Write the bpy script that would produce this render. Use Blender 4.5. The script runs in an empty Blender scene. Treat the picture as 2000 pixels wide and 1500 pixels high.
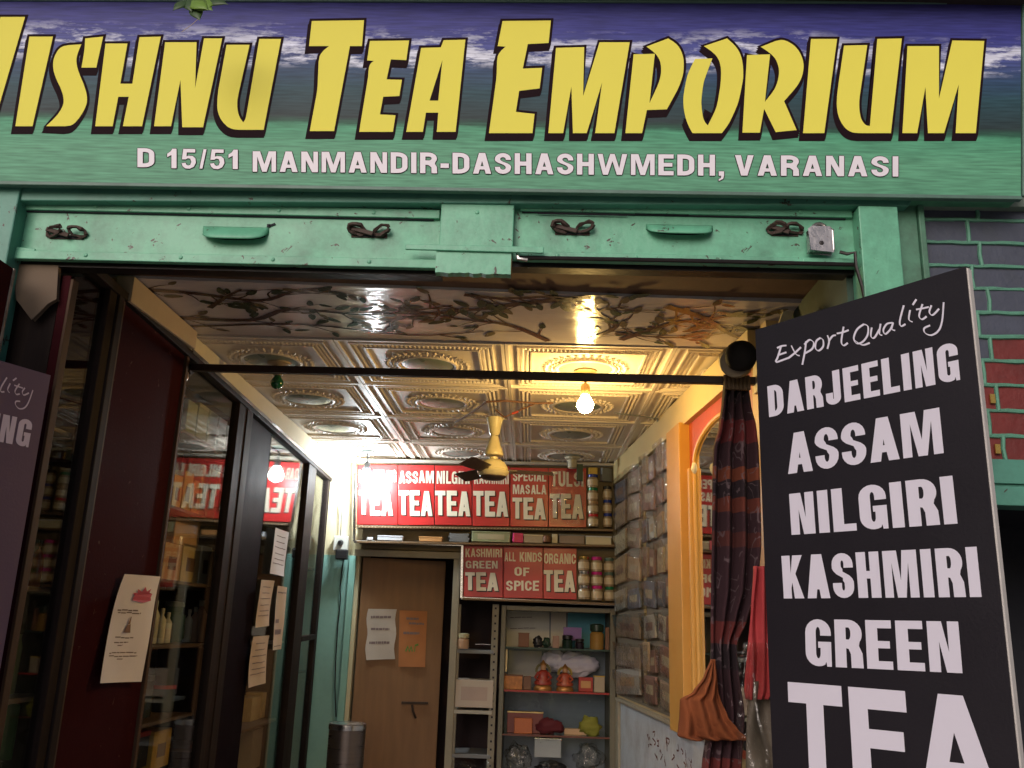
import bpy, math, random
from mathutils import Vector, Matrix
from mathutils.geometry import tessellate_polygon
random.seed(11)
S = bpy.context.scene
COL = S.collection

# ------------------------------------------------------------------ camera
FPX, PITCH, ROLL, YAW, EYE = 1760.0, math.radians(15.1), math.radians(1.9), math.radians(1.5), 1.55
_fw = Vector((-math.sin(YAW)*math.cos(PITCH), math.cos(YAW)*math.cos(PITCH), math.sin(PITCH)))
_r0 = Vector((math.cos(YAW), math.sin(YAW), 0)); _u0 = _r0.cross(_fw)
_rt = _r0*math.cos(ROLL)+_u0*math.sin(ROLL); _up = -_r0*math.sin(ROLL)+_u0*math.cos(ROLL)
CP = Vector((0, 0, EYE))
cam = bpy.data.cameras.new('camera'); co = bpy.data.objects.new('camera', cam); COL.objects.link(co)
cam.sensor_width = 36; cam.lens = 36*FPX/2000; cam.clip_start = .05; cam.clip_end = 300
M = Matrix((( _rt.x, _up.x, -_fw.x, CP.x), (_rt.y, _up.y, -_fw.y, CP.y), (_rt.z, _up.z, -_fw.z, CP.z), (0, 0, 0, 1)))
co.matrix_world = M
S.camera = co
# ------------------------------------------------------------------ world, sun, exposure
SUN_EL, SUN_AZ = math.radians(24), math.radians(200)
w = bpy.data.worlds.new('World'); S.world = w; w.use_nodes = True
nt = w.node_tree; nt.nodes.clear()
sky = nt.nodes.new('ShaderNodeTexSky'); sky.sky_type = 'NISHITA'; sky.sun_disc = False
sky.sun_elevation = SUN_EL; sky.sun_rotation = SUN_AZ; sky.dust_density = 5; sky.ozone_density = 1.5; sky.air_density = .7
bg = nt.nodes.new('ShaderNodeBackground'); bg.inputs[1].default_value = .075
ow = nt.nodes.new('ShaderNodeOutputWorld')
nt.links.new(sky.outputs[0], bg.inputs[0]); nt.links.new(bg.outputs[0], ow.inputs[0])
sl = bpy.data.lights.new('sun', 'SUN'); sl.energy = 1.15; sl.angle = math.radians(40); sl.color = (1, .87, .90)
so = bpy.data.objects.new('sun', sl); COL.objects.link(so)
_sd = Vector((math.sin(SUN_AZ)*math.cos(SUN_EL), math.cos(SUN_AZ)*math.cos(SUN_EL), math.sin(SUN_EL)))
so.rotation_euler = _sd.to_track_quat('Z', 'Y').to_euler(); so.location = (-2, -6, 8)
S.view_settings.view_transform = 'Standard'; S.view_settings.look = 'None'
S.view_settings.exposure = 0; S.view_settings.gamma = 1; S.view_settings.use_curve_mapping = False

# ------------------------------------------------------------------ pixel -> point on a real plane
def ray(px, py): return _rt*((px-1000)/FPX) - _up*((py-750)/FPX) + _fw
def aty(px, py, Y): d = ray(px, py); return CP + d*(Y/d.y)
def atx(px, py, X): d = ray(px, py); return CP + d*(X/d.x)
def atz(px, py, Z): d = ray(px, py); return CP + d*((Z-EYE)/d.z)
def atp(px, py, P0, n): d = ray(px, py); return CP + d*((P0-CP).dot(n)/d.dot(n))
def RWX(y): return .80-.083*(y-3.44)          # right wall line
RWN = Vector((1, .083, 0)).normalized(); RWD = Vector((-.083, 1, 0)).normalized()
def rw(px, py, off=0): return atp(px, py, Vector((RWX(0)-off, 0, 0)), RWN)

# ------------------------------------------------------------------ materials
MATS = {}
def mat(name, col, rough=.6, metal=0, var=.18, scale=6, bump=.15, bscale=60, dirt=0, dcol=(.03, .022, .018), dscale=3, emis=0, spec=.5, trans=0, coat=0, stretch=None, chips=0, chipc=(.045, .03, .022)):
    if name in MATS: return MATS[name]
    m = bpy.data.materials.new(name); m.use_nodes = True; N = m.node_tree.nodes; L = m.node_tree.links
    b = N['Principled BSDF']; b.inputs['Roughness'].default_value = rough; b.inputs['Metallic'].default_value = metal
    b.inputs['Specular IOR Level'].default_value = spec
    if trans: b.inputs['Transmission Weight'].default_value = trans
    if coat: b.inputs['Coat Weight'].default_value = coat; b.inputs['Coat Roughness'].default_value = .08
    tc = N.new('ShaderNodeTexCoord'); mp = N.new('ShaderNodeMapping'); L.new(tc.outputs['Object'], mp.inputs[0])
    if stretch: mp.inputs['Scale'].default_value = stretch
    n1 = N.new('ShaderNodeTexNoise'); n1.inputs['Scale'].default_value = scale; n1.inputs['Detail'].default_value = 6
    L.new(mp.outputs[0], n1.inputs['Vector'])
    mx = N.new('ShaderNodeMix'); mx.data_type = 'RGBA'
    c = Vector(col)
    mx.inputs[6].default_value = (*(c*(1-var)), 1); mx.inputs[7].default_value = (*[min(1, x) for x in c*(1+var)], 1)
    L.new(n1.outputs[0], mx.inputs[0]); out = mx.outputs[2]
    if dirt:
        n2 = N.new('ShaderNodeTexNoise'); n2.inputs['Scale'].default_value = dscale; n2.inputs['Detail'].default_value = 9; n2.inputs['Roughness'].default_value = .7
        L.new(mp.outputs[0], n2.inputs['Vector'])
        r = N.new('ShaderNodeValToRGB'); r.color_ramp.elements[0].position = .55-.25*dirt; r.color_ramp.elements[1].position = .75
        r.color_ramp.elements[0].color = (0, 0, 0, 1); r.color_ramp.elements[1].color = (min(1, dirt*1.2),)*3+(1,)
        L.new(n2.outputs[0], r.inputs[0])
        m2 = N.new('ShaderNodeMix'); m2.data_type = 'RGBA'; m2.inputs[7].default_value = (*dcol, 1)
        L.new(r.outputs[0], m2.inputs[0]); L.new(out, m2.inputs[6]); out = m2.outputs[2]
    if chips:
        n7 = N.new('ShaderNodeTexNoise'); n7.inputs['Scale'].default_value = 26; n7.inputs['Detail'].default_value = 7; n7.inputs['Roughness'].default_value = .65; n7.inputs['Distortion'].default_value = .6
        L.new(tc.outputs['Object'], n7.inputs['Vector'])
        r7 = N.new('ShaderNodeValToRGB'); r7.color_ramp.elements[0].position = chips; r7.color_ramp.elements[1].position = chips+.025; L.new(n7.outputs[0], r7.inputs[0])
        m7 = N.new('ShaderNodeMix'); m7.data_type = 'RGBA'; m7.inputs[7].default_value = (*chipc, 1); L.new(r7.outputs[0], m7.inputs[0]); L.new(out, m7.inputs[6]); out = m7.outputs[2]
    L.new(out, b.inputs['Base Color'])
    if bump:
        n3 = N.new('ShaderNodeTexNoise'); n3.inputs['Scale'].default_value = bscale; n3.inputs['Detail'].default_value = 4
        L.new(mp.outputs[0], n3.inputs['Vector'])
        bp = N.new('ShaderNodeBump'); bp.inputs['Strength'].default_value = bump; bp.inputs['Distance'].default_value = .004
        L.new(n3.outputs[0], bp.inputs['Height']); L.new(bp.outputs[0], b.inputs['Normal'])
        rr = N.new('ShaderNodeMapRange'); rr.inputs[3].default_value = max(.02, rough-.12); rr.inputs[4].default_value = min(1, rough+.12)
        L.new(n1.outputs[0], rr.inputs[0]); L.new(rr.outputs[0], b.inputs['Roughness'])
    if emis: b.inputs['Emission Color'].default_value = (*col, 1); b.inputs['Emission Strength'].default_value = emis
    MATS[name] = m; return m

def glass_mat(name, r0=.05, rough=.02, tint=(.95, .97, .96), bump=0, bscale=8):
    m = bpy.data.materials.new(name); m.use_nodes = True; N = m.node_tree.nodes; L = m.node_tree.links
    N.clear(); o = N.new('ShaderNodeOutputMaterial'); t = N.new('ShaderNodeBsdfTransparent'); t.inputs[0].default_value = (*tint, 1)
    g = N.new('ShaderNodeBsdfGlossy'); g.inputs['Roughness'].default_value = rough; mx = N.new('ShaderNodeMixShader')
    ge = N.new('ShaderNodeNewGeometry'); dt = N.new('ShaderNodeVectorMath'); dt.operation = 'DOT_PRODUCT'; L.new(ge.outputs['Incoming'], dt.inputs[0])
    nrm = ge.outputs['Normal']
    if bump:
        n = N.new('ShaderNodeTexNoise'); n.inputs['Scale'].default_value = bscale; n.inputs['Detail'].default_value = 3; n.inputs['Distortion'].default_value = 1.5
        tc = N.new('ShaderNodeTexCoord'); L.new(tc.outputs['Object'], n.inputs['Vector'])
        b = N.new('ShaderNodeBump'); b.inputs['Strength'].default_value = bump; b.inputs['Distance'].default_value = .02
        L.new(n.outputs[0], b.inputs['Height']); L.new(b.outputs[0], g.inputs['Normal']); nrm = b.outputs[0]
    L.new(nrm, dt.inputs[1]); pv = dt.outputs['Value']
    for op, v, rev in (('ABSOLUTE', 0, 0), ('SUBTRACT', 1, 1), ('POWER', 5, 0), ('MULTIPLY', 1-r0, 0), ('ADD', r0, 0)):
        k = N.new('ShaderNodeMath'); k.operation = op; k.use_clamp = True
        L.new(pv, k.inputs[1 if rev else 0])
        if op != 'ABSOLUTE': k.inputs[0 if rev else 1].default_value = v
        pv = k.outputs[0]
    L.new(pv, mx.inputs[0]); L.new(t.outputs[0], mx.inputs[1]); L.new(g.outputs[0], mx.inputs[2]); L.new(mx.outputs[0], o.inputs[0])
    return m
def emit_mat(name, col, s):
    m = bpy.data.materials.new(name); m.use_nodes = True; N = m.node_tree.nodes; N.clear()
    o = N.new('ShaderNodeOutputMaterial'); e = N.new('ShaderNodeEmission'); e.inputs[0].default_value = (*col, 1); e.inputs[1].default_value = s
    m.node_tree.links.new(e.outputs[0], o.inputs[0]); return m

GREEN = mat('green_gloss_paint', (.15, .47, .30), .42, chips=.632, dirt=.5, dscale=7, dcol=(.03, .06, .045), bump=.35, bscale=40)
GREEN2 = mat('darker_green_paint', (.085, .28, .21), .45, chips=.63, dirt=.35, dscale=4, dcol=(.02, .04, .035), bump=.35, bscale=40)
RUST = mat('rusty_iron', (.055, .036, .028), .65, .4, var=.5, scale=40, bump=.6)
DARK = mat('dark_metal', (.018, .015, .015), .4, .3)
STEEL = mat('scratched_steel', (.42, .40, .40), .28, .9, var=.3, scale=20, bump=.3)
CHROME = mat('bright_metal_trim', (.6, .6, .6), .22, 1, var=.15, scale=30)
BLACKP = mat('black_vinyl_print', (.011, .009, .013), .5, var=.3, scale=3, bump=.12, bscale=150, spec=.35, dirt=.2, dscale=2.2, dcol=(.022, .02, .024))
LILACP = mat('lit_black_vinyl_print', (.13, .085, .13), .45, spec=.3, var=.15, scale=3, bump=.12, bscale=150)  # black board print, brightened to purple for the light falling on it
WHITEP = mat('white_vinyl_print', (.68, .66, .76), .5, var=.05, bump=.05, dirt=.12, dcol=(.45, .42, .46))
WHITE2 = mat('white_address_print', (.77, .74, .80), .5, var=.04, bump=.05)
FOAM = mat('white_foam_edge', (.55, .53, .5), .8, dirt=.3)
YELLOW = mat('yellow_print', (.80, .74, .11), .6, spec=.2, var=.05, scale=4, bump=.08, bscale=200)
INK = mat('dark_maroon_outline_print', (.014, .005, .008), .7, bump=.05, spec=.1)
MAROON = mat('maroon_laminate', (.036, .007, .009), .7, spec=.02, chips=.66, chipc=(.10, .05, .04), var=.25, scale=3, dirt=.2, dcol=(.03, .008, .008), bump=.2, bscale=90)
DWOOD = mat('dark_stained_wood', (.018, .012, .011), .65, spec=.12, var=.4, scale=4, stretch=(8, 8, .6), dirt=.3, dcol=(.06, .04, .028))
EDGEW = mat('worn_brown_wood_edge', (.075, .042, .024), .65, spec=.2, var=.4, scale=9, stretch=(5, 5, .8), dirt=.35)
BEIGE = mat('beige_painted_board', (.44, .34, .23), .6, var=.12, scale=5, dirt=.2, dcol=(.2, .13, .08))
CREAM = mat('cream_wall_paint', (.62, .55, .36), .7, var=.1, dirt=.25, dcol=(.3, .24, .15))
TEALW = mat('teal_wall_paint', (.22, .42, .37), .6, var=.12, dirt=.3, dcol=(.1, .15, .13))
BROWNL = mat('brown_plaster', (.17, .10, .062), .85, var=.3, scale=8, dirt=.3)
CONC = mat('grey_concrete', (.36, .34, .33), .9, var=.25, scale=3, dirt=.4)
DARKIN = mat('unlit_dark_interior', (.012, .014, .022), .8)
PVC = mat('embossed_beige_ceiling_panel', (.68, .61, .53), .48, var=.12, scale=5, bump=.12, bscale=25, metal=.0, spec=.45, dirt=.12, dcol=(.2, .13, .09))
PVCT = mat('grey_green_medallion', (.20, .25, .22), .3, var=.2, scale=15)
SOFF = mat('glossy_lilac_laminate', (.52, .47, .49), .15, var=.1, scale=3, bump=.6, bscale=9, stretch=(1, 9, 1), spec=.5, dirt=.2, dcol=(.14, .1, .1))
VINEB = mat('brown_painted_branch', (.085, .045, .035), .16, bump=.1, spec=.6)
VINEG = mat('olive_painted_leaf', (.045, .058, .03), .16, bump=.1, spec=.6)
VINER = mat('ochre_painted_leaf', (.13, .10, .06), .16, bump=.1, spec=.6)
REDS = mat('red_sign_paint', (.47, .026, .026), .32, var=.1, scale=8, bump=.2, bscale=25, dirt=.15, dcol=(.3, .02, .02))
SWHITE = mat('cream_white_sign_lettering', (.80, .74, .60), .45, var=.06, scale=30)
SBLACK = mat('black_sign_shading', (.03, .008, .008), .5)
PLYO = mat('orange_brown_plywood_door', (.22, .115, .052), .5, var=.25, scale=4, stretch=(6, 1, .7), dirt=.2, dcol=(.14, .07, .03))
FRAMEW = mat('grey_beige_door_frame', (.30, .27, .20), .6, var=.15, dirt=.3)
PAPER = mat('white_paper', (.70, .66, .68), .8, var=.06, scale=5, bump=.3, bscale=14)
PAPERB = mat('cream_paper', (.55, .42, .30), .8, var=.08, scale=5, bump=.3, bscale=14)
PAPERO = mat('orange_paper', (.42, .17, .06), .8, var=.2, scale=9, bump=.3, bscale=14)
PINK = mat('lotus_ink', (.50, .08, .13), .8)
GREYI = mat('grey_ink', (.20, .15, .15), .8)
GREENI = mat('green_ink', (.12, .25, .05), .8)
IVORY = mat('ivory_enamel', (.72, .65, .40), .3, var=.06, dirt=.15, dcol=(.35, .25, .12), spec=.6)
FANB = mat('brown_fan_blade', (.06, .038, .032), .4, dirt=.3)
YWOOD = mat('yellow_painted_wood', (.52, .28, .06), .42, var=.15, scale=6, dirt=.2, dcol=(.35, .16, .04))
RORNG = mat('red_orange_painted_panel', (.38, .06, .022), .45, var=.15, dirt=.2, dcol=(.2, .03, .02))
MIRR = mat('mirror_silver', (.75, .77, .77), .03, 1, var=.03, bump=0)
PCARD = mat('white_painted_board', (.42, .46, .50), .6, var=.15, dirt=.4, dscale=5, dcol=(.2, .15, .14))
ORCL = mat('orange_cloth', (.21, .055, .014), .9, var=.25, scale=14, bump=.6, bscale=90)
PINKCL = mat('red_cloth', (.42, .045, .05), .85, var=.2, scale=10, bump=.5, bscale=120)
GLASS = glass_mat('cabinet_glass', .055)
GLASSC = glass_mat('showcase_shelf_glass', .05, tint=(.85, .95, .9))
PLAST = glass_mat('clear_plastic_film', .07, .09, (.90, .89, .86), bump=.6, bscale=20)
JARG = glass_mat('jar_glass', .05, .04, (.85, .88, .84), bump=.15)
def cm(name, c, r=.55, **k): return mat(name, c, r, **k)

# ------------------------------------------------------------------ mesh builder
WL = {}
class MB:
    def __init__(s): s.v = []; s.f = []; s.m = []; s.cur = 0
    def add(s, vs, fs):
        k = len(s.v); s.v += [Vector(v) for v in vs]; s.f += [tuple(i+k for i in f) for f in fs]; s.m += [s.cur]*len(fs); return s
    def box(s, lo, hi):
        x0, y0, z0 = lo; x1, y1, z1 = hi
        return s.hexa([(x0, y0, z0), (x1, y0, z0), (x1, y1, z0), (x0, y1, z0)], [(x0, y0, z1), (x1, y0, z1), (x1, y1, z1), (x0, y1, z1)])
    def hexa(s, b, t):
        return s.add(list(b)+list(t), [(3, 2, 1, 0), (4, 5, 6, 7), (0, 1, 5, 4), (1, 2, 6, 5), (2, 3, 7, 6), (3, 0, 4, 7)])
    def obox(s, c, ax, ay, az, hx, hy, hz):
        c = Vector(c); P = lambda i, j, k: c+ax*hx*i+ay*hy*j+az*hz*k
        return s.hexa([P(-1, -1, -1), P(1, -1, -1), P(1, 1, -1), P(-1, 1, -1)], [P(-1, -1, 1), P(1, -1, 1), P(1, 1, 1), P(-1, 1, 1)])
    def bar(s, a, b, wx, wz, upv=Vector((0, 0, 1))):
        a = Vector(a); b = Vector(b); d = (b-a); L = d.length; d.normalize(); sx = d.cross(upv).normalized(); uz = sx.cross(d)
        return s.obox((a+b)/2, sx, d, uz, wx/2, L/2, wz/2)
    def poly(s, polys, fn, ext=None):
        # polys: list of (outer, holes) in 2d; fn maps (u,v)->Vector; ext: Vector thickness
        for pl in polys:
            outer, holes = pl
            loops = [[Vector((p[0], p[1], 0)) for p in l] for l in [outer]+list(holes)]
            tri = tessellate_polygon(loops); flat = [p for l in loops for p in l]
            P = [fn(p.x, p.y) for p in flat]
            if ext is None: s.add(P, tri)
            else:
                n = len(P); fs = list(tri)+[(a+n, c+n, b+n) for a, b, c in tri]; k = 0
                for l in loops:
                    m = len(l); fs += [(k+i, k+(i+1) % m, k+(i+1) % m+n, k+i+n) for i in range(m)]; k += m
                s.add(P+[p+ext for p in P], fs)
        return s
    def lathe(s, prof, c, segs=16, ax=Vector((0, 0, 1)), sx=1, sy=1):
        c = Vector(c); ax = Vector(ax).normalized(); u = ax.orthogonal().normalized() if abs(ax.z) < .99 else Vector((1, 0, 0)); v = ax.cross(u)
        vs = []; n = len(prof)
        for r, h in prof:
            for i in range(segs):
                a = 2*math.pi*i/segs; vs.append(c+ax*h+u*(r*math.cos(a)*sx)+v*(r*math.sin(a)*sy))
        fs = []
        for j in range(n-1):
            for i in range(segs):
                fs.append((j*segs+i, j*segs+(i+1) % segs, (j+1)*segs+(i+1) % segs, (j+1)*segs+i))
        fs.append(tuple(range(segs-1, -1, -1))); fs.append(tuple((n-1)*segs+i for i in range(segs)))
        return s.add(vs, fs)
    def tube(s, pts, r, segs=8):
        pts = [Vector(p) for p in pts]; n = len(pts); rs = r if isinstance(r, (list, tuple)) else [r]*n
        vs = []; u = None
        for i, p in enumerate(pts):
            d = (pts[min(i+1, n-1)]-pts[max(i-1, 0)]).normalized()
            u = (d.orthogonal() if u is None else (u-d*u.dot(d))).normalized(); v = d.cross(u)
            for k in range(segs):
                a = 2*math.pi*k/segs; vs.append(p+(u*math.cos(a)+v*math.sin(a))*rs[i])
        fs = [(j*segs+i, j*segs+(i+1) % segs, (j+1)*segs+(i+1) % segs, (j+1)*segs+i) for j in range(n-1) for i in range(segs)]
        fs += [tuple(range(segs-1, -1, -1)), tuple((n-1)*segs+i for i in range(segs))]
        return s.add(vs, fs)
    def grid(s, fn, nu, nv):
        vs = [fn(i/nu, j/nv) for j in range(nv+1) for i in range(nu+1)]
        return s.add(vs, [(j*(nu+1)+i, j*(nu+1)+i+1, (j+1)*(nu+1)+i+1, (j+1)*(nu+1)+i) for j in range(nv) for i in range(nu)])
    def build(s, name, m, parent=None, smooth=False, bevel=0, solid=0):
        me = bpy.data.meshes.new(name)
        if parent is None:
            lo = Vector([min(v[i] for v in s.v) for i in range(3)]); hi = Vector([max(v[i] for v in s.v) for i in range(3)])
            org = Vector(((lo.x+hi.x)/2, (lo.y+hi.y)/2, lo.z))
        else: org = WL[parent.name]
        me.from_pydata([v-org for v in s.v], [], s.f)
        ms = m if isinstance(m, (list, tuple)) else [m]
        for x in ms: me.materials.append(x)
        if len(ms) > 1: me.polygons.foreach_set('material_index', s.m)
        me.validate(); me.update()
        o = bpy.data.objects.new(name, me); COL.objects.link(o)
        if parent is None: o.location = org
        else: o.parent = parent
        WL[o.name] = org
        if smooth:
            me.polygons.foreach_set('use_smooth', [True]*len(me.polygons))
            if smooth != 2:
                try: me.set_sharp_from_angle(angle=math.radians(40))
                except Exception: pass
        if bevel:
            b = o.modifiers.new('bevel', 'BEVEL'); b.width = bevel; b.segments = 2; b.limit_method = 'ANGLE'
        if solid:
            b = o.modifiers.new('solid', 'SOLIDIFY'); b.thickness = solid; b.offset = 0
        return o
def tag(o, label=None, cat=None, group=None, kind=None):
    if label: o['label'] = label
    if cat: o['category'] = cat
    if group: o['group'] = group
    if kind: o['kind'] = kind
    return o
def thing(name, loc, label, cat, group=None):
    o = bpy.data.objects.new(name, None); COL.objects.link(o); o.location = loc; o.empty_display_size = .05
    WL[o.name] = Vector(loc); return tag(o, label, cat, group)
def V(*a): return Vector(a)
X_, Y_, Z_ = V(1, 0, 0), V(0, 1, 0), V(0, 0, 1)
def moved(o, loc, parent=None, rot=None):
    c = o.copy(); COL.objects.link(c); c.location = loc
    if rot: c.rotation_euler = rot
    if parent: c.parent = parent
    for k in ('label', 'category', 'group'):
        pass
    return c
def copy_thing(root, loc, label, rotz=None):
    c = root.copy(); COL.objects.link(c); c.location = loc; c['label'] = label; WL[c.name] = Vector(loc)
    if rotz is not None: c.rotation_euler = (0, 0, rotz)
    for ch in list(root.children):
        d = ch.copy(); COL.objects.link(d); d.parent = c
    return c

# ------------------------------------------------------------------ lettering
def arc(cx, cy, rx, ry, a0, a1, n=6):
    return [(cx+rx*math.cos(math.radians(a0+(a1-a0)*i/n)), cy+ry*math.sin(math.radians(a0+(a1-a0)*i/n))) for i in range(n+1)]
def smooth(pts, n=5):
    P = [pts[0]]+list(pts)+[pts[-1]]; out = []
    for i in range(1, len(P)-2):
        a, b, c, d = P[i-1], P[i], P[i+1], P[i+2]
        for k in range(n):
            t = k/n
            out.append(tuple(.5*((2*b[j])+(-a[j]+c[j])*t+(2*a[j]-5*b[j]+4*c[j]-d[j])*t*t+(-a[j]+3*b[j]-3*c[j]+d[j])*t**3) for j in (0, 1)))
    out.append(tuple(pts[-1])); return out
def stroke(pts, wd, nib=None):
    L = []; R = []; n = len(pts)
    for i, p in enumerate(pts):
        a = pts[max(i-1, 0)]; b = pts[min(i+1, n-1)]
        dx, dy = b[0]-a[0], b[1]-a[1]; l = math.hypot(dx, dy) or 1; nx, ny = -dy/l, dx/l
        h = (wd(i/(n-1)) if callable(wd) else wd)/2
        if nib is not None: h = h*(.35+.75*abs(nx*nib[0]+ny*nib[1]))
        L.append((p[0]+nx*h, p[1]+ny*h)); R.append((p[0]-nx*h, p[1]-ny*h))
    return (L+R[::-1], [])
def glyph(ch, w, s, t):
    ry = min(.32, w*.55); rx = w/2
    def o_out(): return arc(rx, 1-ry, rx, ry, 0, 90)+arc(rx, 1-ry, rx, ry, 90, 180)[1:]+arc(rx, ry, rx, ry, 180, 270)+arc(rx, ry, rx, ry, 270, 360)[1:]
    ix, iy = rx-s, max(.02, ry-t)
    if ch == 'I': return [([(0, 0), (s, 0), (s, 1), (0, 1)], [])]
    if ch == 'L': return [([(0, 0), (w, 0), (w, t), (s, t), (s, 1), (0, 1)], [])]
    if ch == 'T': return [([(rx-s/2, 0), (rx+s/2, 0), (rx+s/2, 1-t), (w, 1-t), (w, 1), (0, 1), (0, 1-t), (rx-s/2, 1-t)], [])]
    if ch == 'E': return [([(0, 0), (w, 0), (w, t), (s, t), (s, .5-t*.45), (w*.92, .5-t*.45), (w*.92, .5+t*.45), (s, .5+t*.45), (s, 1-t), (w, 1-t), (w, 1), (0, 1)], [])]
    if ch == 'F': return [([(0, 0), (s, 0), (s, .5-t*.5), (w*.92, .5-t*.5), (w*.92, .5+t*.5), (s, .5+t*.5), (s, 1-t), (w, 1-t), (w, 1), (0, 1)], [])]
    if ch == 'H': return [([(0, 0), (s, 0), (s, .5-t*.5), (w-s, .5-t*.5), (w-s, 0), (w, 0), (w, 1), (w-s, 1), (w-s, .5+t*.5), (s, .5+t*.5), (s, 1), (0, 1)], [])]
    if ch == 'N': return [([(0, 0), (0, 1), (s*1.12, 1), (w-s*.86, .40), (w-s*.86, 1), (w, 1), (w, 0), (w-s*1.12, 0), (s*.86, .60), (s*.86, 0)], [])]
    if ch == 'M': return [([(0, 0), (0, 1), (s*1.4, 1), (rx, .36), (w-s*1.4, 1), (w, 1), (w, 0), (w-s*.85, 0), (w-s*.85, .74), (rx+s*.42, 0), (rx-s*.42, 0), (s*.85, .74), (s*.85, 0)], [])]
    if ch == 'W': return [([(0, 1), (s*.95, 1), (w*.27, .32), (rx-s*.42, 1), (rx+s*.42, 1), (w*.73, .32), (w-s*.95, 1), (w, 1), (w*.82, 0), (w*.65, 0), (rx, .66), (w*.35, 0), (w*.18, 0)], [])]
    if ch == 'V': return [([(0, 1), (s*1.05, 1), (rx, .3), (w-s*1.05, 1), (w, 1), (rx+s*.55, 0), (rx-s*.55, 0)], [])]
    if ch == 'A':
        k = rx-s*.58; q = s*1.02; ap = (rx-q)/k if k > 0 else .9
        o = [(0, 0), (k, 1), (w-k, 1), (w, 0), (w-q, 0), (w-q-k*.2, .2), (q+k*.2, .2), (q, 0)]
        return [(o, [[(q+k*.36, .36), (w-q-k*.36, .36), (rx, max(.5, ap))]] if ap > .42 else [])]
    if ch == 'K': return [([(0, 0), (0, 1), (s, 1), (s, .58), (w-s*1.15, 1), (w, 1), (w*.64, .57), (w, 0), (w-s*1.12, 0), (w*.47, .37), (s, .24), (s, 0)], [])]
    if ch == 'D':
        r = w*.6; rr = .3
        return [([(0, 0)]+arc(w-r, rr, r, rr, 270, 360)+arc(w-r, 1-rr, r, rr, 0, 90)+[(0, 1)], [[(s, t)]+arc(w-r, rr, r-s, rr-t, 270, 360)+arc(w-r, 1-rr, r-s, rr-t, 0, 90)+[(s, 1-t)]])]
    if ch == 'O': return [(o_out(), [arc(rx, 1-ry, ix, iy, 0, 180, 8)+arc(rx, ry, ix, iy, 180, 360, 8)])]
    if ch == 'C': return [([(w, .62)]+arc(rx, 1-ry, rx, ry, 0, 180, 10)+arc(rx, ry, rx, ry, 180, 360, 10)+[(w, .38), (w-s, .38)]+arc(rx, ry, ix, iy, 360, 180, 8)+arc(rx, 1-ry, ix, iy, 180, 0, 8)+[(w-s, .62)], [])]
    if ch == 'G': return [([(w, .65)]+arc(rx, 1-ry, rx, ry, 0, 180, 10)+arc(rx, ry, rx, ry, 180, 300, 8)+[(w-s*.5, .1), (w-s*.42, 0), (w, 0), (w, .52), (rx, .52), (rx, .39), (w-s, .39)]+arc(rx, ry, ix, iy, 360, 180, 8)+arc(rx, 1-ry, ix, iy, 180, 0, 8)+[(w-s, .65)], [])]
    if ch == 'J': return [([(w, 1)]+arc(rx, ry, rx, ry, 360, 180, 10)+[(0, .36), (s, .36)]+arc(rx, ry, ix, iy, 180, 360, 8)+[(w-s, 1)], [])]
    if ch == 'U': return [([(w, 1)]+arc(rx, ry, rx, ry, 360, 180, 10)+[(0, 1), (s, 1)]+arc(rx, ry, ix, iy, 180, 360, 8)+[(w-s, 1)], [])]
    if ch in 'PR':
        r = w*.5; b = .42; hh = (1-b)/2; q = min(.28, hh)
        hole = [(s, b+t)]+arc(w-r, b+q, r-s, q-t*.98, 270, 360)+arc(w-r, 1-q, r-s, q-t*.98, 0, 90)+[(s, 1-t)]
        if ch == 'P': return [([(0, 0), (s, 0), (s, b)]+arc(w-r, b+q, r, q, 270, 360)+arc(w-r, 1-q, r, q, 0, 90)+[(0, 1)], [hole])]
        return [([(0, 0), (s, 0), (s, b-.02), (w*.5, b-.03), (w-s*1.02, .28), (w-s*1.0, 0), (w*1.02, 0), (w, .30), (w*.88, .455)]+arc(w-r, b+q, r, q, 325, 360, 4)+arc(w-r, 1-q, r, q, 0, 90)+[(0, 1)], [hole])]
    if ch == 'S':
        ry = min(.29, ry); ix = max(.03, ix); iy = max(.02, ry-t)
        return [([(w, .67)]+arc(rx, 1-ry, rx, ry, 0, 180, 10)+[(0, .66), (w*.06, .60), (w*.20, .53), (rx, .445), (w-s*1.15, .385), (w-s, .33)]+arc(rx, ry, ix, iy, 360, 180, 8)+[(s, .335), (0, .335)]+arc(rx, ry, rx, ry, 180, 360, 10)+[(w, .36), (w*.94, .43), (w*.80, .50), (rx, .585), (s*1.15, .64), (s, .69)]+arc(rx, 1-ry, ix, iy, 180, 0, 8)+[(w-s, .67)], [])]
    if ch == '5': return [([(w*.95, 1), (w*.12, 1), (w*.02, .46), (w*.3, .46), (w*.42, .52), (w*.6, .5), (w*.68, .34), (w*.6, .18), (w*.45, .15), (w*.33, .19), (w*.28, .29), (0, .26), (w*.08, .1), (w*.25, .0), (w*.55, -.02), (w*.85, .08), (w, .3), (w*.96, .52), (w*.78, .64), (w*.5, .66), (w*.34, .62), (w*.37, .82), (w*.95, .82)], [])]
    if ch == '1': return [([(w*.42, 0), (w*.42, .68), (w*.05, .56), (w*.05, .74), (w*.35, .86), (w*.5, 1), (w*.42+s, 1), (w*.42+s, 0)], [])]
    if ch == '/': return [([(0, 0), (s*.6, 0), (w, 1), (w-s*.6, 1)], [])]
    if ch == '-': return [([(0, .26), (w, .26), (w, .26+t*1.1), (0, .26+t*1.1)], [])]
    if ch == ',': return [([(0, s*.9), (0, 0), (s*.45, 0), (s*.4, -.1), (0, -.17), (0, -.25), (s*.8, -.15), (s, 0), (s, s*.9)], [])]
    return []
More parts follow.
